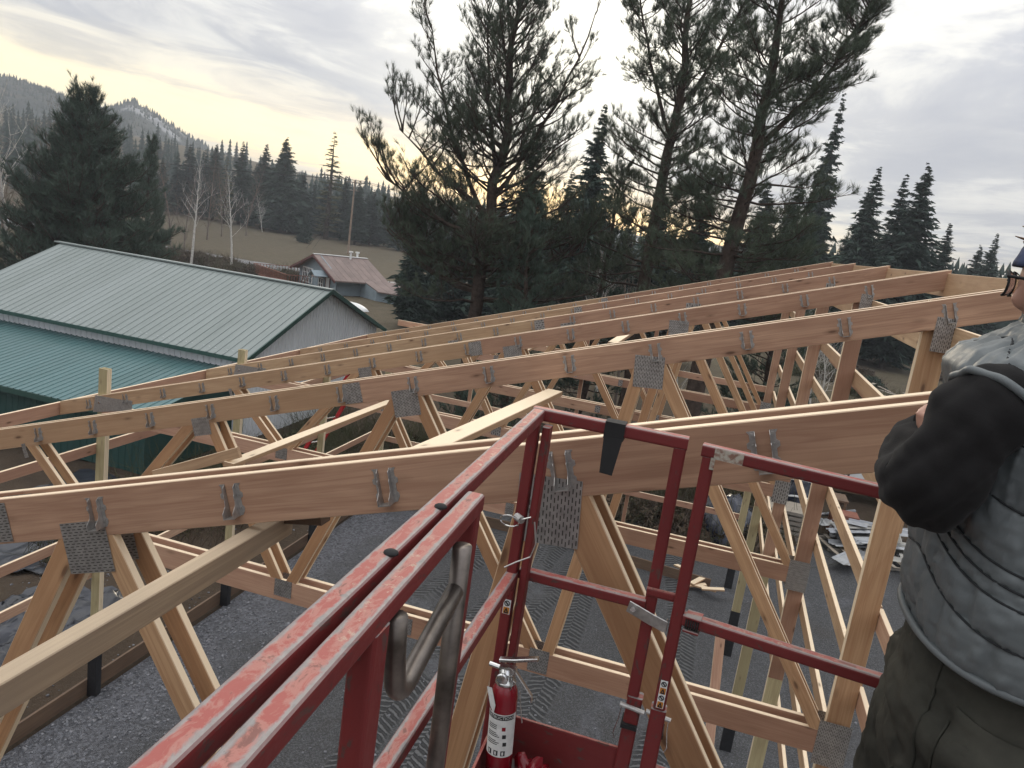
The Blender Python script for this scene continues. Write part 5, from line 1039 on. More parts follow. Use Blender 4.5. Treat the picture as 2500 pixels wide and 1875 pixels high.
# black tape flag hanging on the front rail
q = MB(); q.box(-0.252, -0.196, 2.114, 2.162, 7.055, 7.1035); fl_ = q.build('tape_wrap', M['rubber'], lb)
v = [(-0.250, 2.114, 7.06), (-0.197, 2.114, 7.06), (-0.209, 2.108, 6.955), (-0.245, 2.108, 6.957)]; v += [(a, y_-0.0015, c_) for a, y_, c_ in v]
obj('tape_flag', [tuple(W[lb].inverted() @ Vector(p)) for p in v], [(3, 2, 1, 0), (4, 5, 6, 7), (0, 1, 5, 4), (1, 2, 6, 5), (2, 3, 7, 6), (3, 0, 4, 7)], M['rubber'], lb)
# torn grey tape on the gate
m, t, b = newmat('torn_grey_tape', 0.6, 0, 0.3); vv = objcoord(t, False); lk(t, mixc(t, ramp(t, noise(t, vv, 60, 5), [(0.45, 0), (0.62, 1)]), (0.40, 0.37, 0.31), (0.22, 0.12, 0.09)), b.inputs['Base Color']); M['tape'] = m
q = MB(); q.bar(Vector(gp_(0.030, ZT))+Vector((0, -0.0185, 0)), Vector(gp_(0.105, ZT))+Vector((0, -0.0185, 0)), 0.030, 0.002); q.bar(Vector(gp_(0.029, ZT-0.012))+Vector((0, -0.0195, 0)), Vector(gp_(0.029, ZT-0.045))+Vector((0, -0.0195, 0)), 0.012, 0.0015, (1, 0, 0)); q.build('torn_tape', M['tape'], gt)
# warning decals: white label, orange panels and dark pictograms
M['orange'] = plain('orange_decal', (0.52, 0.20, 0.03), 0.5); M['ink'] = plain('black_ink', (0.02, 0.02, 0.02), 0.6)
def decal(par, cx_, y_, z0, z1, wd, first=False):
    q = MB(); q.box(cx_-wd/2, cx_+wd/2, y_-0.0008, y_, z0, z1); d_ = q.build('warning_label', M['white'], par)
    n = 4 if not first else 2; h_ = (z1-z0)/n
    for k in range(n):
        zc = z1-h_*(k+0.5)
        if k % 2 == 1: p = MB(); p.box(cx_-wd*0.42, cx_+wd*0.42, y_-0.0014, y_-0.0009, zc-h_*0.44, zc+h_*0.44); p.build('orange_panel', M['orange'], d_)
        p = MB()
        if k % 2 == 0: p.tube([(cx_+wd*0.34*math.cos(a), y_-0.0022, zc+wd*0.34*math.sin(a)) for a in np.linspace(0, 6.283, 20)], 0.0013, 4, False); p.bar((cx_-wd*0.2, y_-0.002, zc+wd*0.2), (cx_+wd*0.2, y_-0.002, zc-wd*0.2), 0.003, 0.001, (0, 1, 0))
        else:
            for aa, bb in (((-0.25, -0.3), (0, 0.3)), ((0, 0.3), (0.25, -0.3)), ((-0.25, -0.3), (0.25, -0.3))): p.bar((cx_+wd*aa[0], y_-0.0022, zc+wd*aa[1]), (cx_+wd*bb[0], y_-0.0022, zc+wd*bb[1]), 0.0025, 0.001, (0, 1, 0))
        p.build('pictogram', M['ink'], d_)
decal(gt, 0.0385, 2.0870, 6.318, 6.405, 0.020); decal(lb, -0.4395, 2.0630, 6.49, 6.535, 0.022, True)
# ------------------------------------------------------------------ fire extinguisher standing in the corner
M['ext_red'] = plain('glossy_red_enamel', (0.20, 0.006, 0.014), 0.25, 0, 0.1, 6, 0.6); M['label'] = plain('worn_paper_label', (0.58, 0.58, 0.56), 0.6, 0, 0.12, 40)
EX = Vector((-0.372, 1.985, 5.985)); fe = empty('fire_extinguisher', tuple(EX), 'red fire extinguisher with white instruction label in the basket corner', 'fire extinguisher')
tl = Matrix.Translation(EX) @ Matrix.Rotation(math.radians(-3.5), 4, 'Y'); r_ = 0.0385
q = MB(); q.lathe([(0.030, 0), (r_, 0.006), (r_, 0.300), (0.036, 0.322), (0.028, 0.338), (0.018, 0.346)], 32, tl); q.build('cylinder', M['ext_red'], fe, smooth=True)
def wrapped(name, z0, z1, a0, a1, mat, par, dr=0.0006, n=16):
    v = []; f = []
    for k in range(n+1):
        a = math.radians(a0+(a1-a0)*k/n)
        for z in (z0, z1): v.append((( r_+dr)*math.sin(a), -(r_+dr)*math.cos(a), z))
    for k in range(n): f.append((2*k, 2*k+2, 2*k+3, 2*k+1))
    q = MB(); q.add(v, f, tl); return q.build(name, mat, par)
lbq = wrapped('label', 0.128, 0.262, -78, 82, M['label'], fe); wrapped('title_band', 0.245, 0.259, -62, 66, M['ink'], lbq, 0.0011)
def wrap_text(s, size, zc, ac, mat, par, dr, sx=1.0):
    v, f = text_verts(s, size); q = MB(); q.add([((r_+dr)*math.sin(x*sx/r_+ac), -(r_+dr)*math.cos(x*sx/r_+ac), zc+y) for x, y, _ in v], f, tl); q.build('lettering', mat, par)
wrap_text('INSTRUCTIONS', 0.0125, 0.252, 0.03, M['label'], lbq, 0.0016, 0.98)
for k, s_ in enumerate(('HOLD UPRIGHT', 'PULL PIN', 'STAND BACK', 'SQUEEZE LEVER')[:3]):
    for j in range(3): wrapped('text_line', 0.226-k*0.024-j*0.0055, 0.2285-k*0.024-j*0.0055, -52, -8+7*((j*k) % 3), M['ink'], lbq, 0.0012, 6)
    wrapped('pictogram', 0.208-k*0.024+0.004, 0.224-k*0.024, 14+4*k, 30+4*k, M['ext_red'] if k == 0 else M['ink'], lbq, 0.0012, 4)
for k in range(3): wrapped('pictogram', 0.133, 0.149, -44+30*k, -25+30*k, M['ink'], lbq, 0.0012, 4); wrapped('pictogram', 0.136, 0.146, -39+30*k, -32+30*k, M['label'], lbq, 0.0018, 3)
# maker's badge
v = []; f = []; n = 14
for k in range(n+1):
    x = -1+2*k/n; a = x*0.62+0.05; hh_ = 0.011+0.0*x
    v += [((r_+0.0008)*math.sin(a), -(r_+0.0008)*math.cos(a), 0.072+0.010+0.004*(1-abs(x))), ((r_+0.0008)*math.sin(a), -(r_+0.0008)*math.cos(a), 0.072+0.008-0.026*(1-abs(x)))]
for k in range(n): f.append((2*k+1, 2*k+3, 2*k+2, 2*k))
q = MB(); q.add(v, f, tl); bd = q.build('badge', M['label'], fe); wrap_text('AMEREX', 0.0105, 0.075, 0.05, M['ink'], bd, 0.0016)
q = MB(); q.lathe([(0.024, 0.338), (0.030, 0.342), (0.030, 0.350), (0.018, 0.356), (0.016, 0.385)], 18, tl); q.build('collar', M['chrome'], fe, smooth=True)
q = MB(); q.box(-0.020, 0.028, -0.011, 0.011, 0.372, 0.392, M=tl); q.build('valve_body', M['chrome'], fe)
q = MB(); q.lathe([(0.017, 0), (0.0175, 0.008), (0.013, 0.010)], 18, tl @ Matrix.Translation((-0.006, -0.018, 0.362)) @ Matrix.Rotation(math.pi/2, 4, 'X')); gg = q.build('gauge', M['chrome'], fe, smooth=True)
q = MB(); q.lathe([(0.0135, 0), (0.0135, 0.001)], 16, tl @ Matrix.Translation((-0.006, -0.0265, 0.362)) @ Matrix.Rotation(math.pi/2, 4, 'X')); q.build('gauge_face', plain('gauge_face', (0.12, 0.09, 0.07), 0.3), gg)
def plate(pts, wd, mat, name, par, th=0.004):
    q = MB()
    for a, b_ in zip(pts[:-1], pts[1:]): q.bar(tl @ Vector(a), tl @ Vector(b_), th, wd, tl.to_3x3() @ Vector((0, 0, 1)))
    return q.build(name, mat, par)
plate([(-0.022, 0, 0.408), (0.02, 0, 0.416), (0.078, 0, 0.432), (0.088, 0, 0.434)], 0.020, M['chrome'], 'top_lever', fe, 0.010)
plate([(0.022, 0, 0.388), (0.052, 0, 0.350), (0.078, 0, 0.318), (0.080, 0, 0.300)], 0.017, M['chrome'], 'carry_handle', fe, 0.0035)
q = MB(); q.tube([tl @ Vector((-0.02, 0, 0.384)), tl @ Vector((-0.052, 0.004, 0.386))], 0.0075, 10); q.build('nozzle', M['chrome'], fe)
q = MB(); q.tube([tl @ Vector((0.010+0.013*math.cos(a), -0.016, 0.384+0.013*math.sin(a))) for a in np.linspace(0, 6.283, 16)], 0.0016, 5, False); q.tube([tl @ Vector(p) for p in ((0.02, -0.016, 0.375), (0.026, -0.02, 0.35), (0.02, -0.026, 0.335))], 0.0012, 4); q.build('pin_ring', M['chrome'], fe)
v = [(-0.046, -0.030, 0.335), (-0.030, -0.036, 0.338), (-0.014, -0.041, 0.290), (-0.018, -0.0405, 0.262), (-0.030, -0.038, 0.285)]; q = MB(); q.add(v+[(a, b_-0.001, c_) for a, b_, c_ in v], [(4, 3, 2, 1, 0), (5, 6, 7, 8, 9)], tl); q.build('inspection_tag', M['label'], fe)
plate([(0.045, -0.01, 0.33), (0.052, -0.01, 0.28), (0.060, -0.01, 0.235)], 0.006, M['galv'], 'strap_buckle', fe, 0.003)
# crumpled red rags on the basket floor
for i, (x, y) in enumerate(((-0.29, 2.02), (-0.24, 2.04), (-0.31, 1.95))): lump('red_rag', ['left', 'right', 'front'][i]+' crumpled dark red rag on the basket floor by the extinguisher', 'rag', (x, y, 6.0), (0.045, 0.04, 0.055+0.03*(i == 0)), M['ext_red'], 20+i, 3, 0.7, 1.6, 'red rags')
# ------------------------------------------------------------------ person with folded arms in the basket
def loft_path(pts, rad, n=20, sub=6, cap=True):
    # smooth tube through pts with (possibly elliptic) radii; Catmull-Rom resampled
    P = np.array(pts, float); Rr = np.array([r if hasattr(r, '__len__') else (r, r) for r in rad], float)
    Pe = np.vstack([2*P[0]-P[1], P, 2*P[-1]-P[-2]]); Re = np.vstack([Rr[0], Rr, Rr[-1]]); C = []; RC = []
    for i in range(1, len(Pe)-2):
        for k in range(sub):
            u = k/sub; q = 0.5*np.array([2, 0, 0, 0])
            a = lambda A: 0.5*((2*A[i])+(-A[i-1]+A[i+1])*u+(2*A[i-1]-5*A[i]+4*A[i+1]-A[i+2])*u*u+(-A[i-1]+3*A[i]-3*A[i+1]+A[i+2])*u**3)
            C.append(a(Pe)); RC.append(a(Re))
    C.append(P[-1]); RC.append(Rr[-1]); C = np.array(C); RC = np.array(RC)
    T = np.gradient(C, axis=0); T /= np.linalg.norm(T, axis=1)[:, None]; U = None; V = []; 
    for i in range(len(C)):
        if U is None: U = np.cross(T[i], [0.1, 1, 0.05]); U /= np.linalg.norm(U)
        else: U = U-T[i]*U.dot(T[i]); U /= np.linalg.norm(U)
        Q = np.cross(T[i], U)
        for k in range(n): a_ = 2*math.pi*k/n; V.append(C[i]+U*RC[i, 0]*math.cos(a_)+Q*RC[i, 1]*math.sin(a_))
    F = [(i*n+k, i*n+(k+1) % n, (i+1)*n+(k+1) % n, (i+1)*n+k) for i in range(len(C)-1) for k in range(n)]
    if cap: F.append(tuple(range(n-1, -1, -1))); F.append(tuple((len(C)-1)*n+k for k in range(n)))
    return V, F
def ell(c, r, sub=4, M_=None):
    bm_ = bmesh.new(); bmesh.ops.create_icosphere(bm_, subdivisions=sub, radius=1.0)
    V = [Vector((q.co.x*r[0], q.co.y*r[1], q.co.z*r[2])) for q in bm_.verts]
    if M_ is not None: V = [M_ @ q for q in V]
    V = [tuple(q+Vector(c)) for q in V]; F = [tuple(q.index for q in f.verts) for f in bm_.faces]; bm_.free(); return V, F
def remeshed(parts, vox, smooth=2):
    b = MB()
    for v, f in parts: b.add(v, f)
    me = mk_mesh('tmp', b.v, b.f, None); o = bpy.data.objects.new('tmp', me); COL.objects.link(o)
    md = o.modifiers.new('r', 'REMESH'); md.mode = 'VOXEL'; md.voxel_size = vox
    if smooth: s_ = o.modifiers.new('s', 'SMOOTH'); s_.factor = 0.5; s_.iterations = smooth
    dg = bpy.context.evaluated_depsgraph_get(); me2 = bpy.data.meshes.new_from_object(o.evaluated_get(dg)); bpy.data.objects.remove(o); bpy.data.meshes.remove(me); return me2
def fold(me, fn):
    me.update(); no = [v_.normal.copy() for v_ in me.vertices]
    for v_, n_ in zip(me.vertices, no): v_.co = v_.co+n_*fn(v_.co, n_)
    me.update(); me.polygons.foreach_set('use_smooth', [True]*len(me.polygons))
Zc = 7.6
def z3(p): return (p[0], p[1], p[2]+Zc)
skin = plain('skin', (0.48, 0.27, 0.20), 0.5, 0, 0.12, 9, 0.4)
m, t, b = newmat('grey_nylon', 0.48, 0, 0.4); v = objcoord(t, False); n_ = noise(t, v, 9, 5, 0.6); lk(t, mixc(t, n_, (0.088, 0.100, 0.104), (0.128, 0.144, 0.150)), b.inputs['Base Color']); nn = noise(t, mapped(t, v, (60, 60, 18), 0.3), 1.0, 5, 0.65); bump(t, b, nn, 0.35, 0.004); M['nylon'] = m
m, t, b = newmat('dark_fleece', 0.95, 0, 0.1); v = objcoord(t, False); lk(t, mixc(t, noise(t, v, 14, 5, 0.6), (0.010, 0.0098, 0.0105), (0.018, 0.017, 0.017)), b.inputs['Base Color']); bump(t, b, noise(t, v, 420, 3, 0.6), 0.35, 0.0015); b.inputs['Sheen Weight'].default_value = 0.05; b.inputs['Specular IOR Level'].default_value = 0.05; b.inputs['Sheen Roughness'].default_value = 0.5; M['fleece'] = m
m, t, b = newmat('worn_canvas', 0.9, 0, 0.15); v = objcoord(t, False); n_ = noise(t, v, 5, 6, 0.65); lk(t, mixc(t, ramp(t, n_, [(0.35, 0), (0.7, 1)]), (0.026, 0.026, 0.022), (0.060, 0.058, 0.047)), b.inputs['Base Color']); bump(t, b, noise(t, v, 300, 3), 0.3, 0.001); M['canvas'] = m
M['cap'] = plain('blue_grey_headband', (0.045, 0.06, 0.12), 0.9, 0, 0.35, 40); M['hair'] = plain('brown_hair', (0.14, 0.075, 0.038), 0.6, 0, 0.35, 60); M['boot'] = plain('boot_leather', (0.10, 0.06, 0.035), 0.7, 0, 0.2, 8)
pe_ = empty('person', (0.56, 1.52, 5.985), 'person in grey quilted vest and dark sleeves standing with folded arms at right', 'person')
# --- body: head, neck, trunk, arms, hands, legs as one skin
B_ = []
hc = Vector((0.605, 1.572, 0.012+Zc))
B_.append(ell(hc+Vector((-0.005, 0, 0.022)), (0.114, 0.078, 0.102))); B_.append(ell(hc+Vector((-0.030, 0, -0.045)), (0.066, 0.060, 0.072)))     # skull, jaw
B_.append(ell(hc+Vector((-0.070, 0, -0.094)), (0.024, 0.030, 0.022)))                                                                       # chin
B_.append(loft_path([hc+Vector((-0.088, 0, 0.030)), hc+Vector((-0.100, 0, 0.008)), hc+Vector((-0.112, 0, -0.018)), hc+Vector((-0.094, 0, -0.030))], [0.010, 0.011, 0.014, 0.011], 12, 4))  # nose
for s_ in (-1, 1):
    B_.append(ell(hc+Vector((-0.098, s_*0.012, -0.026)), (0.011, 0.010, 0.008), 2)); B_.append(ell(hc+Vector((0.018, s_*0.078, -0.008)), (0.020, 0.010, 0.032), 3))
    B_.append(ell(hc+Vector((-0.076, s_*0.030, 0.038)), (0.018, 0.030, 0.010), 3)); B_.append(ell(hc+Vector((-0.062, s_*0.045, -0.018)), (0.022, 0.018, 0.020), 3))
for dz_ in (-0.053, -0.064): B_.append(ell(hc+Vector((-0.088, 0, dz_)), (0.012, 0.026, 0.007), 3))
B_.append(loft_path([z3((0.585, 1.55, -0.02)), z3((0.60, 1.545, -0.09)), z3((0.61, 1.535, -0.15))], [0.058, 0.060, 0.075], 20))
B_.append(loft_path([z3((0.60, 1.53, -0.10)), z3((0.59, 1.525, -0.25)), z3((0.58, 1.52, -0.45)), z3((0.575, 1.52, -0.62)), z3((0.57, 1.52, -0.80))], [(0.10, 0.10), (0.11, 0.17), (0.11, 0.16), (0.115, 0.16), (0.11, 0.15)], 24))
AL = [(0.495, 1.43, -0.145), (0.430, 1.378, -0.185), (0.382, 1.345, -0.285), (0.370, 1.352, -0.318), (0.364, 1.43, -0.315), (0.385, 1.56, -0.30), (0.44, 1.66, -0.29)]
AR = [(0.55, 1.66, -0.12), (0.515, 1.71, -0.20), (0.475, 1.725, -0.295), (0.465, 1.715, -0.32), (0.455, 1.66, -0.30), (0.43, 1.59, -0.26), (0.402, 1.535, -0.235)]
for A_ in (AL, AR): B_.append(loft_path([z3(p) for p in A_], [0.050, 0.048, 0.042, 0.042, 0.040, 0.034, 0.027], 14))
def hand(w0, d_, upv, side):
    w0 = Vector(w0); d_ = Vector(d_).normalized(); s_ = d_.cross(Vector(upv)).normalized(); u_ = s_.cross(d_)
    B_.append(loft_path([w0, w0+d_*0.03, w0+d_*0.075], [(0.026, 0.016), (0.036, 0.015), (0.040, 0.013)], 14))
    for k, (off, L) in enumerate(((-0.030, 0.062), (-0.010, 0.074), (0.010, 0.070), (0.029, 0.054))):
        a = w0+d_*0.070+u_*off; c1 = a+d_*L*0.45-s_*0.004*side; c2 = a+d_*L*0.75-s_*0.016*side; c3 = a+d_*L*0.92-s_*0.032*side
        B_.append(loft_path([a, c1, c2, c3], [0.0095, 0.009, 0.0085, 0.007], 10, 3))
    a = w0+d_*0.020+u_*0.030; B_.append(loft_path([a, a+d_*0.022+u_*0.022, a+d_*0.050+u_*0.030], [0.012, 0.011, 0.008], 10, 3))
hand(z3((0.400, 1.53, -0.232)), (-0.40, -1, -0.25), (0.1, 0, 1), 1); hand(z3((0.445, 1.66, -0.29)), (0.45, 0.9, 0.0), (0, 0, 1), -1)
for y_ in (1.41, 1.63): B_.append(loft_path([z3((0.57, y_, -0.72)), z3((0.548, y_, -0.95)), z3((0.555, y_, -1.17)), z3((0.56, y_, -1.36))], [0.085, 0.068, 0.055, 0.042], 16)); B_.append(ell(z3((0.50, y_, -1.372)), (0.11, 0.04, 0.035), 3))
me = remeshed(B_, 0.0065, 3); me.materials.append(skin); me.polygons.foreach_set('use_smooth', [True]*len(me.polygons))
inst('body', me, pe_, Matrix())
# --- hair, beard, headband, glasses
def scalp(zmin, zmax, grow, mat, name, cond, nz=0.006, fr=60):
    V, F = ell((0, 0, 0), (0.114, 0.078, 0.102), 5); V = [Vector(q) for q in V]; keep = [cond(q) for q in V]; c0 = hc+Vector((-0.005, 0, 0.022)); W2 = []
    for q in V: n_ = q.normalized(); W2.append(tuple(c0+q+n_*(grow+nz*mnoise.noise(q*fr))))
    F2 = [f for f in F if all(keep[i] for i in f)]; q = MB(); q.add(W2, F2); o = q.build(name, mat, pe_, smooth=True); sd__ = o.modifiers.new('s', 'SOLIDIFY'); sd__.thickness = -0.004; return o
scalp(0, 1, 0.012, M['hair'], 'hair', lambda q: q.z > 0.044 or (q.x > 0.02 and q.z > -0.05), 0.012, 45); scalp(0, 1, 0.013, M['cap'], 'headband', lambda q: 0.012 < q.z+0.12*q.x*0 < 0.052, 0.002, 90)
rs2 = np.random.default_rng(3); q = MB()
for k in range(120):
    a = rs2.random()*6.28; r1 = math.sqrt(rs2.random()); p = hc+Vector((-0.022+0.080*r1*math.cos(a), 0.058*r1*math.sin(a), 0.022+0.10*math.sqrt(max(0.05, 1-r1*r1*0.8)))); d_ = Vector((-0.5+rs2.normal()*0.5, rs2.normal()*0.5, 0.8)).normalized()
    q.tube([p, p+d_*0.024, p+d_*0.042+Vector((-0.012, 0, -0.004))], [0.005, 0.0034, 0.0008], 4)
tag(q.build('hair_tuft', M['hair'], pe_), kind='stuff')
V, F = ell((0, 0, 0), (0.071, 0.065, 0.078), 4); V = [Vector(p) for p in V]; c0 = hc+Vector((-0.030, 0, -0.046)); keep = [p.z < -0.012 and p.x < 0.03 and not (p.x < -0.055 and p.z > -0.03) for p in V]; q = MB(); q.add([tuple(c0+p+p.normalized()*(0.004+0.006*abs(mnoise.noise(p*120)))) for p in V], [f for f in F if all(keep[i] for i in f)]); q.build('beard', M['hair'], pe_, smooth=True)
gx = hc.x-0.136; q = MB()
for s_ in (-1, 1): q.tube([(gx+0.010*abs(math.cos(a)), hc.y+s_*0.033+0.027*math.cos(a), hc.z+0.006+0.021*math.sin(a)) for a in np.linspace(0, 6.283, 20)], 0.0024, 6, False); q.tube([(gx+0.006, hc.y+s_*0.058, hc.z+0.018), (gx+0.05, hc.y+s_*0.074, hc.z+0.016), (hc.x+0.01, hc.y+s_*0.080, hc.z+0.010), (hc.x+0.03, hc.y+s_*0.078, hc.z-0.012)], 0.0028, 6)
q.tube([(gx, hc.y-0.008, hc.z+0.012), (gx, hc.y+0.008, hc.z+0.012)], 0.002, 6); q.v = [(x_+0.45*(y_-hc.y)*max(0.0, min(1.0, (hc.x-0.02-x_)/0.08)), y_, z_) for x_, y_, z_ in q.v]; gl = q.build('glasses', M['rubber'], pe_, smooth=True)
M['lens'] = bpy.data.materials.new('lens_glass'); M['lens'].use_nodes = True; lb_ = M['lens'].node_tree.nodes['Principled BSDF']; lb_.inputs['Transmission Weight'].default_value = 1.0; lb_.inputs['Roughness'].default_value = 0.02; lb_.inputs['IOR'].default_value = 1.45; lb_.inputs['Base Color'].default_value = (0.75, 0.78, 0.78, 1)
for s_ in (-1, 1): q = MB(); q.v = [(gx+0.010*abs(math.cos(a))+o_, hc.y+s_*0.033+0.026*math.cos(a), hc.z+0.006+0.020*math.sin(a)) for o_ in (0, 0.002) for a in np.linspace(0, 6.283, 19)[:-1]]; q.f = [tuple(range(18)), tuple(range(35, 17, -1))]+[(k, (k+1) % 18, 18+(k+1) % 18, 18+k) for k in range(18)]; q.v = [(x_+0.45*(y_-hc.y), y_, z_) for x_, y_, z_ in q.v]; q.build('lens', M['lens'], gl)
for s_ in (-1, 1): q = MB(); v, f = ell((hc.x-0.070, hc.y+s_*0.031, hc.z+0.010), (0.011, 0.012, 0.011), 2); q.add(v, f); q.build('eye', M['white'], pe_, smooth=True)
# --- sleeves
def sleeve(A_, rad, seed, name='sleeve'):
    V, F = loft_path([z3(p) for p in A_], rad, 56, 16); me = mk_mesh(name, V, F, M['fleece'])
    def fn(p, n_):
        e_ = math.exp(-((Vector(p)-Vector(z3(A_[3]))).length/0.14)**2)
        a_ = mnoise.fractal(Vector((p.x*7+seed, p.y*7, p.z*12+p.x*8)), 0.8, 2, 3)*0.010
        c_ = (abs(math.sin((p.z*1.0-p.x*1.3+0.5*p.y+0.01*mnoise.noise(p*20))*42))-0.5)*0.010*e_
        d_ = (abs(math.sin((p.z*0.75+p.x*0.55+0.02*mnoise.noise(p*8))*26))-0.5)*0.007*(1-e_)
        return a_+c_+d_
    fold(me, fn); return inst(name, me, pe_, Matrix())
rl = [(0.050, 0.055), (0.066, 0.070), (0.068, 0.070), (0.068, 0.069), (0.062, 0.063), (0.052, 0.054), (0.040, 0.042)]
sleeve(AL, rl, 1); sleeve(AR, [(a_*0.85, b_*0.85) for a_, b_ in rl], 7)
# --- quilted vest
rows_ = [(-0.605, 0.585, 1.515, 0.146, 0.236), (-0.58, 0.585, 1.515, 0.152, 0.246), (-0.48, 0.582, 1.515, 0.158, 0.246), (-0.38, 0.580, 1.52, 0.158, 0.234), (-0.28, 0.580, 1.525, 0.160, 0.228), (-0.19, 0.580, 1.53, 0.158, 0.236), (-0.135, 0.575, 1.53, 0.165, 0.242), (-0.105, 0.580, 1.535, 0.150, 0.228), (-0.080, 0.592, 1.54, 0.118, 0.170), (-0.05, 0.60, 1.545, 0.088, 0.105), (-0.015, 0.598, 1.55, 0.082, 0.090), (0.015, 0.596, 1.552, 0.080, 0.086)]
ra = np.array(rows_); zs = np.linspace(ra[0, 0], ra[-1, 0], 150); nth = 160; V = []; F = []
for z in zs:
    cx_, cy_, ax, ay = [np.interp(z, ra[:, 0], ra[:, k]) for k in (1, 2, 3, 4)]; pw = 2/2.35
    for k in range(nth):
        a_ = 2*math.pi*k/nth; c_, s_ = math.cos(a_), math.sin(a_); V.append((cx_+ax*math.copysign(abs(c_)**pw, c_), cy_+ay*math.copysign(abs(s_)**pw, s_), z+Zc))
for i in range(len(zs)-1):
    for k in range(nth): F.append((i*nth+k, i*nth+(k+1) % nth, (i+1)*nth+(k+1) % nth, (i+1)*nth+k))
me = mk_mesh('vest', V, F, M['nylon'])
seams = [-0.607, -0.505, -0.440, -0.415, -0.390, -0.300, -0.205, -0.11, -0.03, 0.05, 0.1]
def quilt(p, n_):
    th = math.atan2(p.y-1.52, p.x-0.58); zr = p.z-Zc+0.016*math.sin(th*3+1)+0.03*math.sin(th*1.0+2.2)
    i_ = max(0, min(len(seams)-2, sum(1 for s_ in seams if s_ <= zr)-1)); lo, hi = seams[i_], seams[i_+1]; u_ = min(1, max(0, (zr-lo)/(hi-lo))); big_ = (hi-lo)/0.095
    dist_ = min(u_, 1-u_)*(hi-lo)
    puff = (math.sin(math.pi*u_)**0.42)*0.0095*min(1, big_+0.25)
    cols = 14; ph = (th/(2*math.pi)*cols+0.5*(i_ % 2)+0.25); dc = abs(ph-round(ph))*2*math.pi*0.2/cols
    puff *= 1-math.exp(-(dc/0.008)**2)*0.95
    wr = mnoise.noise(Vector((th*26, zr*16, i_*3.1)))*0.007*math.exp(-min(dist_, dc)/0.022)+mnoise.fractal(Vector((th*11, zr*30, 5.0)), 0.7, 2, 5)*0.0035+(abs(mnoise.noise(Vector((th*7+zr*14, zr*30-th*5, 2.0))))-0.25)*0.0045
    return puff+wr
fold(me, quilt); vo_ = inst('vest', me, pe_, Matrix()); sd__ = vo_.modifiers.new('s', 'SOLIDIFY'); sd__.thickness = 0.010; sd__.offset = -1
def vest_pt(th, z, off):
    cx_, cy_, ax, ay = [np.interp(z, ra[:, 0], ra[:, k]) for k in (1, 2, 3, 4)]; c_, s_ = math.cos(th), math.sin(th)
    return (cx_+(ax+off)*math.copysign(abs(c_)**pw, c_), cy_+(ay+off)*math.copysign(abs(s_)**pw, s_), z+Zc)
M['thread'] = plain('dark_seam_thread', (0.018, 0.02, 0.022), 0.9)
for s0 in seams[1:-2]:
    q = MB(); P = []
    for th in np.linspace(0, 6.283, 90):
        p0 = vest_pt(th, s0, 0); th2 = math.atan2(p0[1]-1.52, p0[0]-0.58); P.append(vest_pt(th, s0-0.016*math.sin(th2*3+1)-0.03*math.sin(th2+2.2), 0.0035))
    q.tube(P, 0.0022, 5, False); q.build('quilt_seam', M['thread'], vo_, smooth=True)
# armhole binding, hem binding, pocket welt
a0_, a1_ = Vector(z3(AL[0])), Vector(z3(AL[1])); cA = a0_.lerp(a1_, 0.80); tA = (Vector(z3(AL[2]))-a0_).normalized(); uA = tA.cross(Vector((0, 1, 0.1))).normalized(); wA = tA.cross(uA)
for rr_, kk in ((0.074, 0.0),):
    q = MB(); q.tube([cA+tA*kk+uA*(rr_+0.003*math.sin(9*a_))*math.cos(a_)+wA*(rr_+0.004)*math.sin(a_) for a_ in np.linspace(0, 6.283, 48)], 0.007, 10, False); q.build('armhole_binding', M['nylon'], vo_, smooth=True)
pts = [(0.585+0.153*math.copysign(abs(math.cos(a_))**0.85, math.cos(a_)), 1.515+0.245*math.copysign(abs(math.sin(a_))**0.85, math.sin(a_)), Zc-0.602) for a_ in np.linspace(0, 6.283, 80)]
q = MB(); q.tube(pts, 0.0075, 6, False); q.build('hem_binding', M['nylon'], vo_, smooth=True)
# --- trousers and boots
TP = [loft_path([z3((0.575, 1.52, -0.52)), z3((0.573, 1.52, -0.66)), z3((0.57, 1.52, -0.82)), z3((0.565, 1.52, -0.90))], [(0.118, 0.19), (0.132, 0.212), (0.135, 0.205), (0.12, 0.17)], 40)]
for y_, s_ in ((1.405, -1), (1.635, 1)): TP.append(loft_path([z3((0.568, y_+0.01*s_, -0.72)), z3((0.555, y_, -0.90)), z3((0.550, y_, -1.06)), z3((0.56, y_, -1.22)), z3((0.558, y_, -1.375))], [(0.112, 0.128), (0.108, 0.118), (0.098, 0.102), (0.095, 0.098), (0.098, 0.105)], 32))
me = remeshed(TP, 0.0075, 4); me.materials.append(M['canvas'])
fold(me, lambda p, n_: mnoise.fractal(Vector((p.x*6, p.y*6, p.z*11)), 0.7, 2, 5)*0.012+(abs(math.sin((p.z+0.6*p.x+0.03*mnoise.noise(p*6))*28))-0.5)*0.005)
tr2 = inst('trousers', me, pe_, Matrix())
dg = bpy.context.evaluated_depsgraph_get()
from mathutils.bvhtree import BVHTree
bv = BVHTree.FromPolygons([v_.co.copy() for v_ in me.vertices], [tuple(p.vertices) for p in me.polygons])
def on_tr(u_, z, off):                                   # angle about the near leg axis (degrees from -x towards -y)
    a_ = math.radians(u_); o_ = Vector((0.56, 1.43, Zc+z)); d_ = Vector((-math.cos(a_), -math.sin(a_), 0)); h_ = bv.ray_cast(o_+d_*0.5, -d_)
    return (h_[0]+d_*off) if h_[0] is not None else o_+d_*0.13
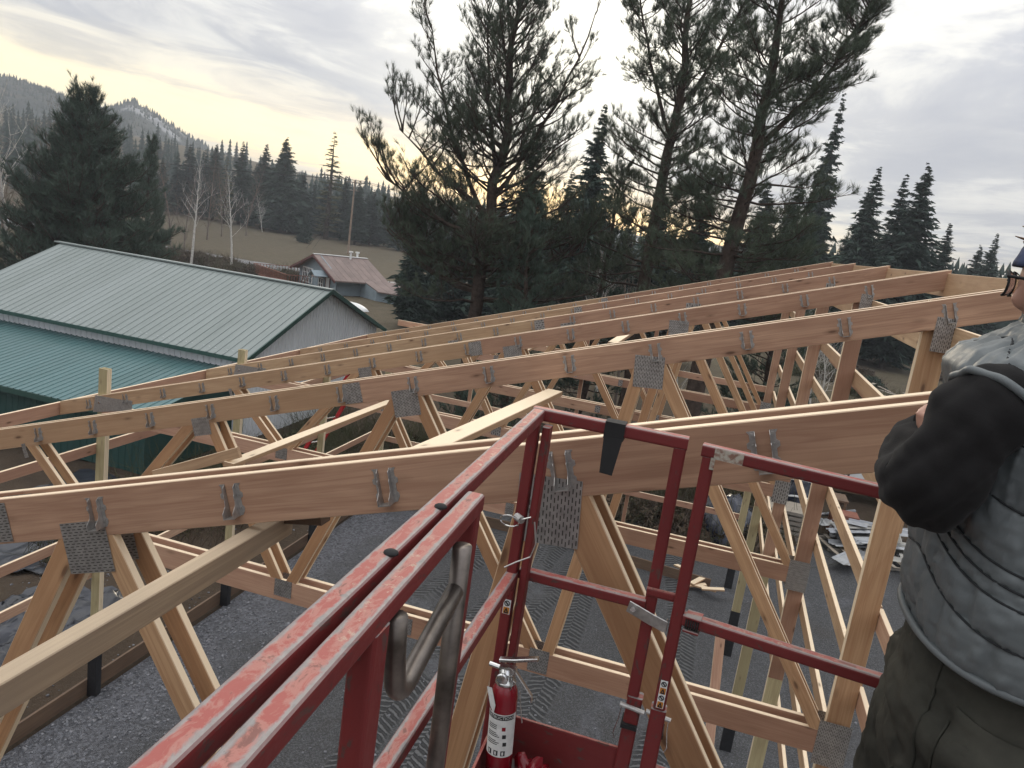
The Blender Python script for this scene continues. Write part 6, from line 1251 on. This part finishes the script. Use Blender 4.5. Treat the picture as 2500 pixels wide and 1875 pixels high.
def seam(pts, r=0.0022, off=0.001, nm='seam', mat='canvas'):
    P = []
    for (a0, z0), (a1, z1) in zip(pts[:-1], pts[1:]):
        for k in range(8): P.append(on_tr(a0+(a1-a0)*k/8, z0+(z1-z0)*k/8, off))
    q = MB(); q.tube(P, r, 5); return q.build(nm, M[mat], tr2, smooth=True)
def patch(a0, a1, z0, z1, nm, skew=0.0, off=0.005):
    na_, nz_ = 12, 14; V = []
    for i in range(na_):
        for j in range(nz_): u_ = i/(na_-1); w_ = j/(nz_-1); V.append(tuple(on_tr(a0+(a1-a0)*u_, z0+(z1-z0)*w_+skew*u_, off)))
    F = [(i*nz_+j, i*nz_+j+1, (i+1)*nz_+j+1, (i+1)*nz_+j) for i in range(na_-1) for j in range(nz_-1)]; q = MB(); q.v = V; q.f = F; o = q.build(nm, M['canvas'], tr2, smooth=True); md = o.modifiers.new('s', 'SOLIDIFY'); md.thickness = 0.004; return o
patch(52, 108, -0.905, -0.67, 'back_pocket', -0.03); patch(34, 74, -1.18, -0.93, 'leg_pocket', -0.03)
seam([(22, -0.62), (30, -0.72), (33, -0.80), (30, -0.95), (31, -1.15), (32, -1.34)], 0.003); seam([(50, -0.905), (50, -0.67)], 0.0022, 0.006); seam([(52, -0.91), (80, -0.93), (108, -0.94)], 0.0025, 0.006); seam([(34, -0.925), (54, -0.94), (74, -0.96)], 0.0025, 0.006); seam([(74, -0.96), (74, -1.18)], 0.0022, 0.006)
P = [on_tr(a_, z_, o_) for a_, z_, o_ in ((20, -0.845, 0.006), (24, -0.865, 0.035), (32, -0.878, 0.04), (42, -0.870, 0.028), (54, -0.850, 0.006))]
q = MB(); Pp = [Vector(p) for p in P]
for a_, b_ in zip(Pp[:-1], Pp[1:]): q.bar(a_, b_, 0.034, 0.004)
q.build('hammer_loop', M['canvas'], tr2)
for y_ in (1.405, 1.635):
    me = remeshed([ell(z3((0.555, y_, -1.345)), (0.06, 0.046, 0.06), 3), ell(z3((0.49, y_, -1.368)), (0.115, 0.048, 0.038), 3)], 0.008, 3); me.materials.append(M['boot']); me.polygons.foreach_set('use_smooth', [True]*len(me.polygons)); inst('boot', me, pe_, Matrix())

# the figure is modelled at 1:1.15; bring it to full stature where it stands, boots on the basket floor
KP = 1.15; Mp_ = Matrix.Translation((0.56*KP, 1.52*KP, 5.985)) @ Matrix.Scale(KP, 4) @ Matrix.Translation((-0.56, -1.52, -(Zc-1.4043)))
pe_.matrix_basis = Mp_ @ W[pe_]; W[pe_] = pe_.matrix_basis.copy()
# ------------------------------------------------------------------ labels by place for look-alikes
ONES = ['', 'first', 'second', 'third', 'fourth', 'fifth', 'sixth', 'seventh', 'eighth', 'ninth', 'tenth', 'eleventh', 'twelfth', 'thirteenth', 'fourteenth', 'fifteenth', 'sixteenth', 'seventeenth', 'eighteenth', 'nineteenth']
def ordw(n): return ONES[n] if n < 20 else ('twentieth' if n == 20 else 'twenty-'+ONES[n-20] if n < 30 else 'thirtieth' if n == 30 else 'thirty-'+ONES[n-30])
for g_, ph in (('weedy shrubs by the left wall', 'weedy shrub outside the left wall, counted from the left'), ('dry shrubs beyond the end wall', 'dry dark shrub beyond the far end wall, counted from the left'), ('slash heaps on the right', 'green slash heap beyond the right wall, counted from the left'),
               ('hedge by the far lot', 'dark hedge shrub beside the far parking lot, counted from the left'), ('roadside shrubs', 'brown roadside shrub behind the green roof, counted from the left'), ('scrap sheets on the pallet', 'scrap sheet from the bottom of the pile on the pallet'), ('scattered scrap planks', 'scrap plank on the far waste ground, counted from the left')):
    L_ = [o for o in bpy.data.objects if o.parent is None and o.get('group') == g_]
    def px(o):
        p = W[o].translation-Vector((0, 0, 7.6)); return p.z if 'sheets' in g_ else Vector(R_[0]).dot(p)/Vector(R_[2]).dot(p)
    for i_, o in enumerate(sorted(L_, key=px)): o['label'] = ordw(i_+1)+' '+ph
# loose stones on the gravel and soil, far too many to count
ic = [(0, 0, 1), (0.89, 0, 0.45), (0.28, 0.85, 0.45), (-0.72, 0.53, 0.45), (-0.72, -0.53, 0.45), (0.28, -0.85, 0.45), (0.72, 0.53, -0.3), (-0.28, 0.85, -0.3), (-0.89, 0, -0.3), (-0.28, -0.85, -0.3), (0.72, -0.53, -0.3)]
icf = [(0, 1, 2), (0, 2, 3), (0, 3, 4), (0, 4, 5), (0, 5, 1), (1, 6, 2), (2, 7, 3), (3, 8, 4), (4, 9, 5), (5, 10, 1), (2, 6, 7), (3, 7, 8), (4, 8, 9), (5, 9, 10), (1, 10, 6)]
ic = np.array(ic); icf = np.array(icf); rs3 = np.random.default_rng(12); n = 5200
u_ = rs3.random(n); xx = np.where(u_ < 0.45, -7.7+1.5*rs3.random(n)**1.6, np.where(u_ < 0.65, -12+4.0*rs3.random(n), -7+13*rs3.random(n))); yy = np.where(rs3.random(n) < 0.6, 4+8*rs3.random(n), 4+17*rs3.random(n))
sz = 0.010+0.018*rs3.random(n)**2.5; VV = (ic[None]*(0.7+0.6*rs3.random((n, 11, 1))))*sz[:, None, None]*np.array([1.2, 1, 0.7]); an = rs3.random(n)*6.28; c_, s_ = np.cos(an)[:, None], np.sin(an)[:, None]
PX = VV[:, :, 0]*c_-VV[:, :, 1]*s_+xx[:, None]; PY = VV[:, :, 0]*s_+VV[:, :, 1]*c_+yy[:, None]; zb = gh(xx, yy)+np.where(xx > -7.75, 0.032+0.02*np.sin(xx*0.9)*np.sin(yy*0.7), 0.0); PZ = VV[:, :, 2]+zb[:, None]+sz[:, None]*0.25
FF = (icf[None]+(np.arange(n)*11)[:, None, None]).reshape(-1, 3)
m, t, b = newmat('loose_stone', 0.85, 0, 0.3); vv = N(t, 'ShaderNodeTexCoord').outputs['Object']; wn = N(t, 'ShaderNodeTexVoronoi'); wn.inputs['Scale'].default_value = 18; lk(t, vv, wn.inputs['Vector']); lk(t, mixc(t, wn.outputs['Color'], (0.06, 0.062, 0.068), (0.26, 0.265, 0.285)), b.inputs['Base Color'])
tag(inst('loose_stones', npmesh('loose_stones', np.stack([PX, PY, PZ], -1).reshape(-1, 3), FF, m), None, Matrix()), 'loose pale stones scattered over the gravel and soil', 'stones', kind='stuff')
# ------------------------------------------------------------------ evening haze in the air
q = MB(); q.box(-1015, 1015, -1010, 1025, -6, 130); m = bpy.data.materials.new('pale_haze'); m.use_nodes = True; t = m.node_tree
for n_ in list(t.nodes):
    if n_.type == 'BSDF_PRINCIPLED': t.nodes.remove(n_)
pv = N(t, 'ShaderNodeVolumePrincipled'); pv.inputs['Density'].default_value = 0.00064; pv.inputs['Color'].default_value = (0.80, 0.86, 0.95, 1); pv.inputs['Anisotropy'].default_value = 0.2
lk(t, pv.outputs[0], t.nodes['Material Output'].inputs['Volume'])
tag(q.build('haze', m), kind='stuff')
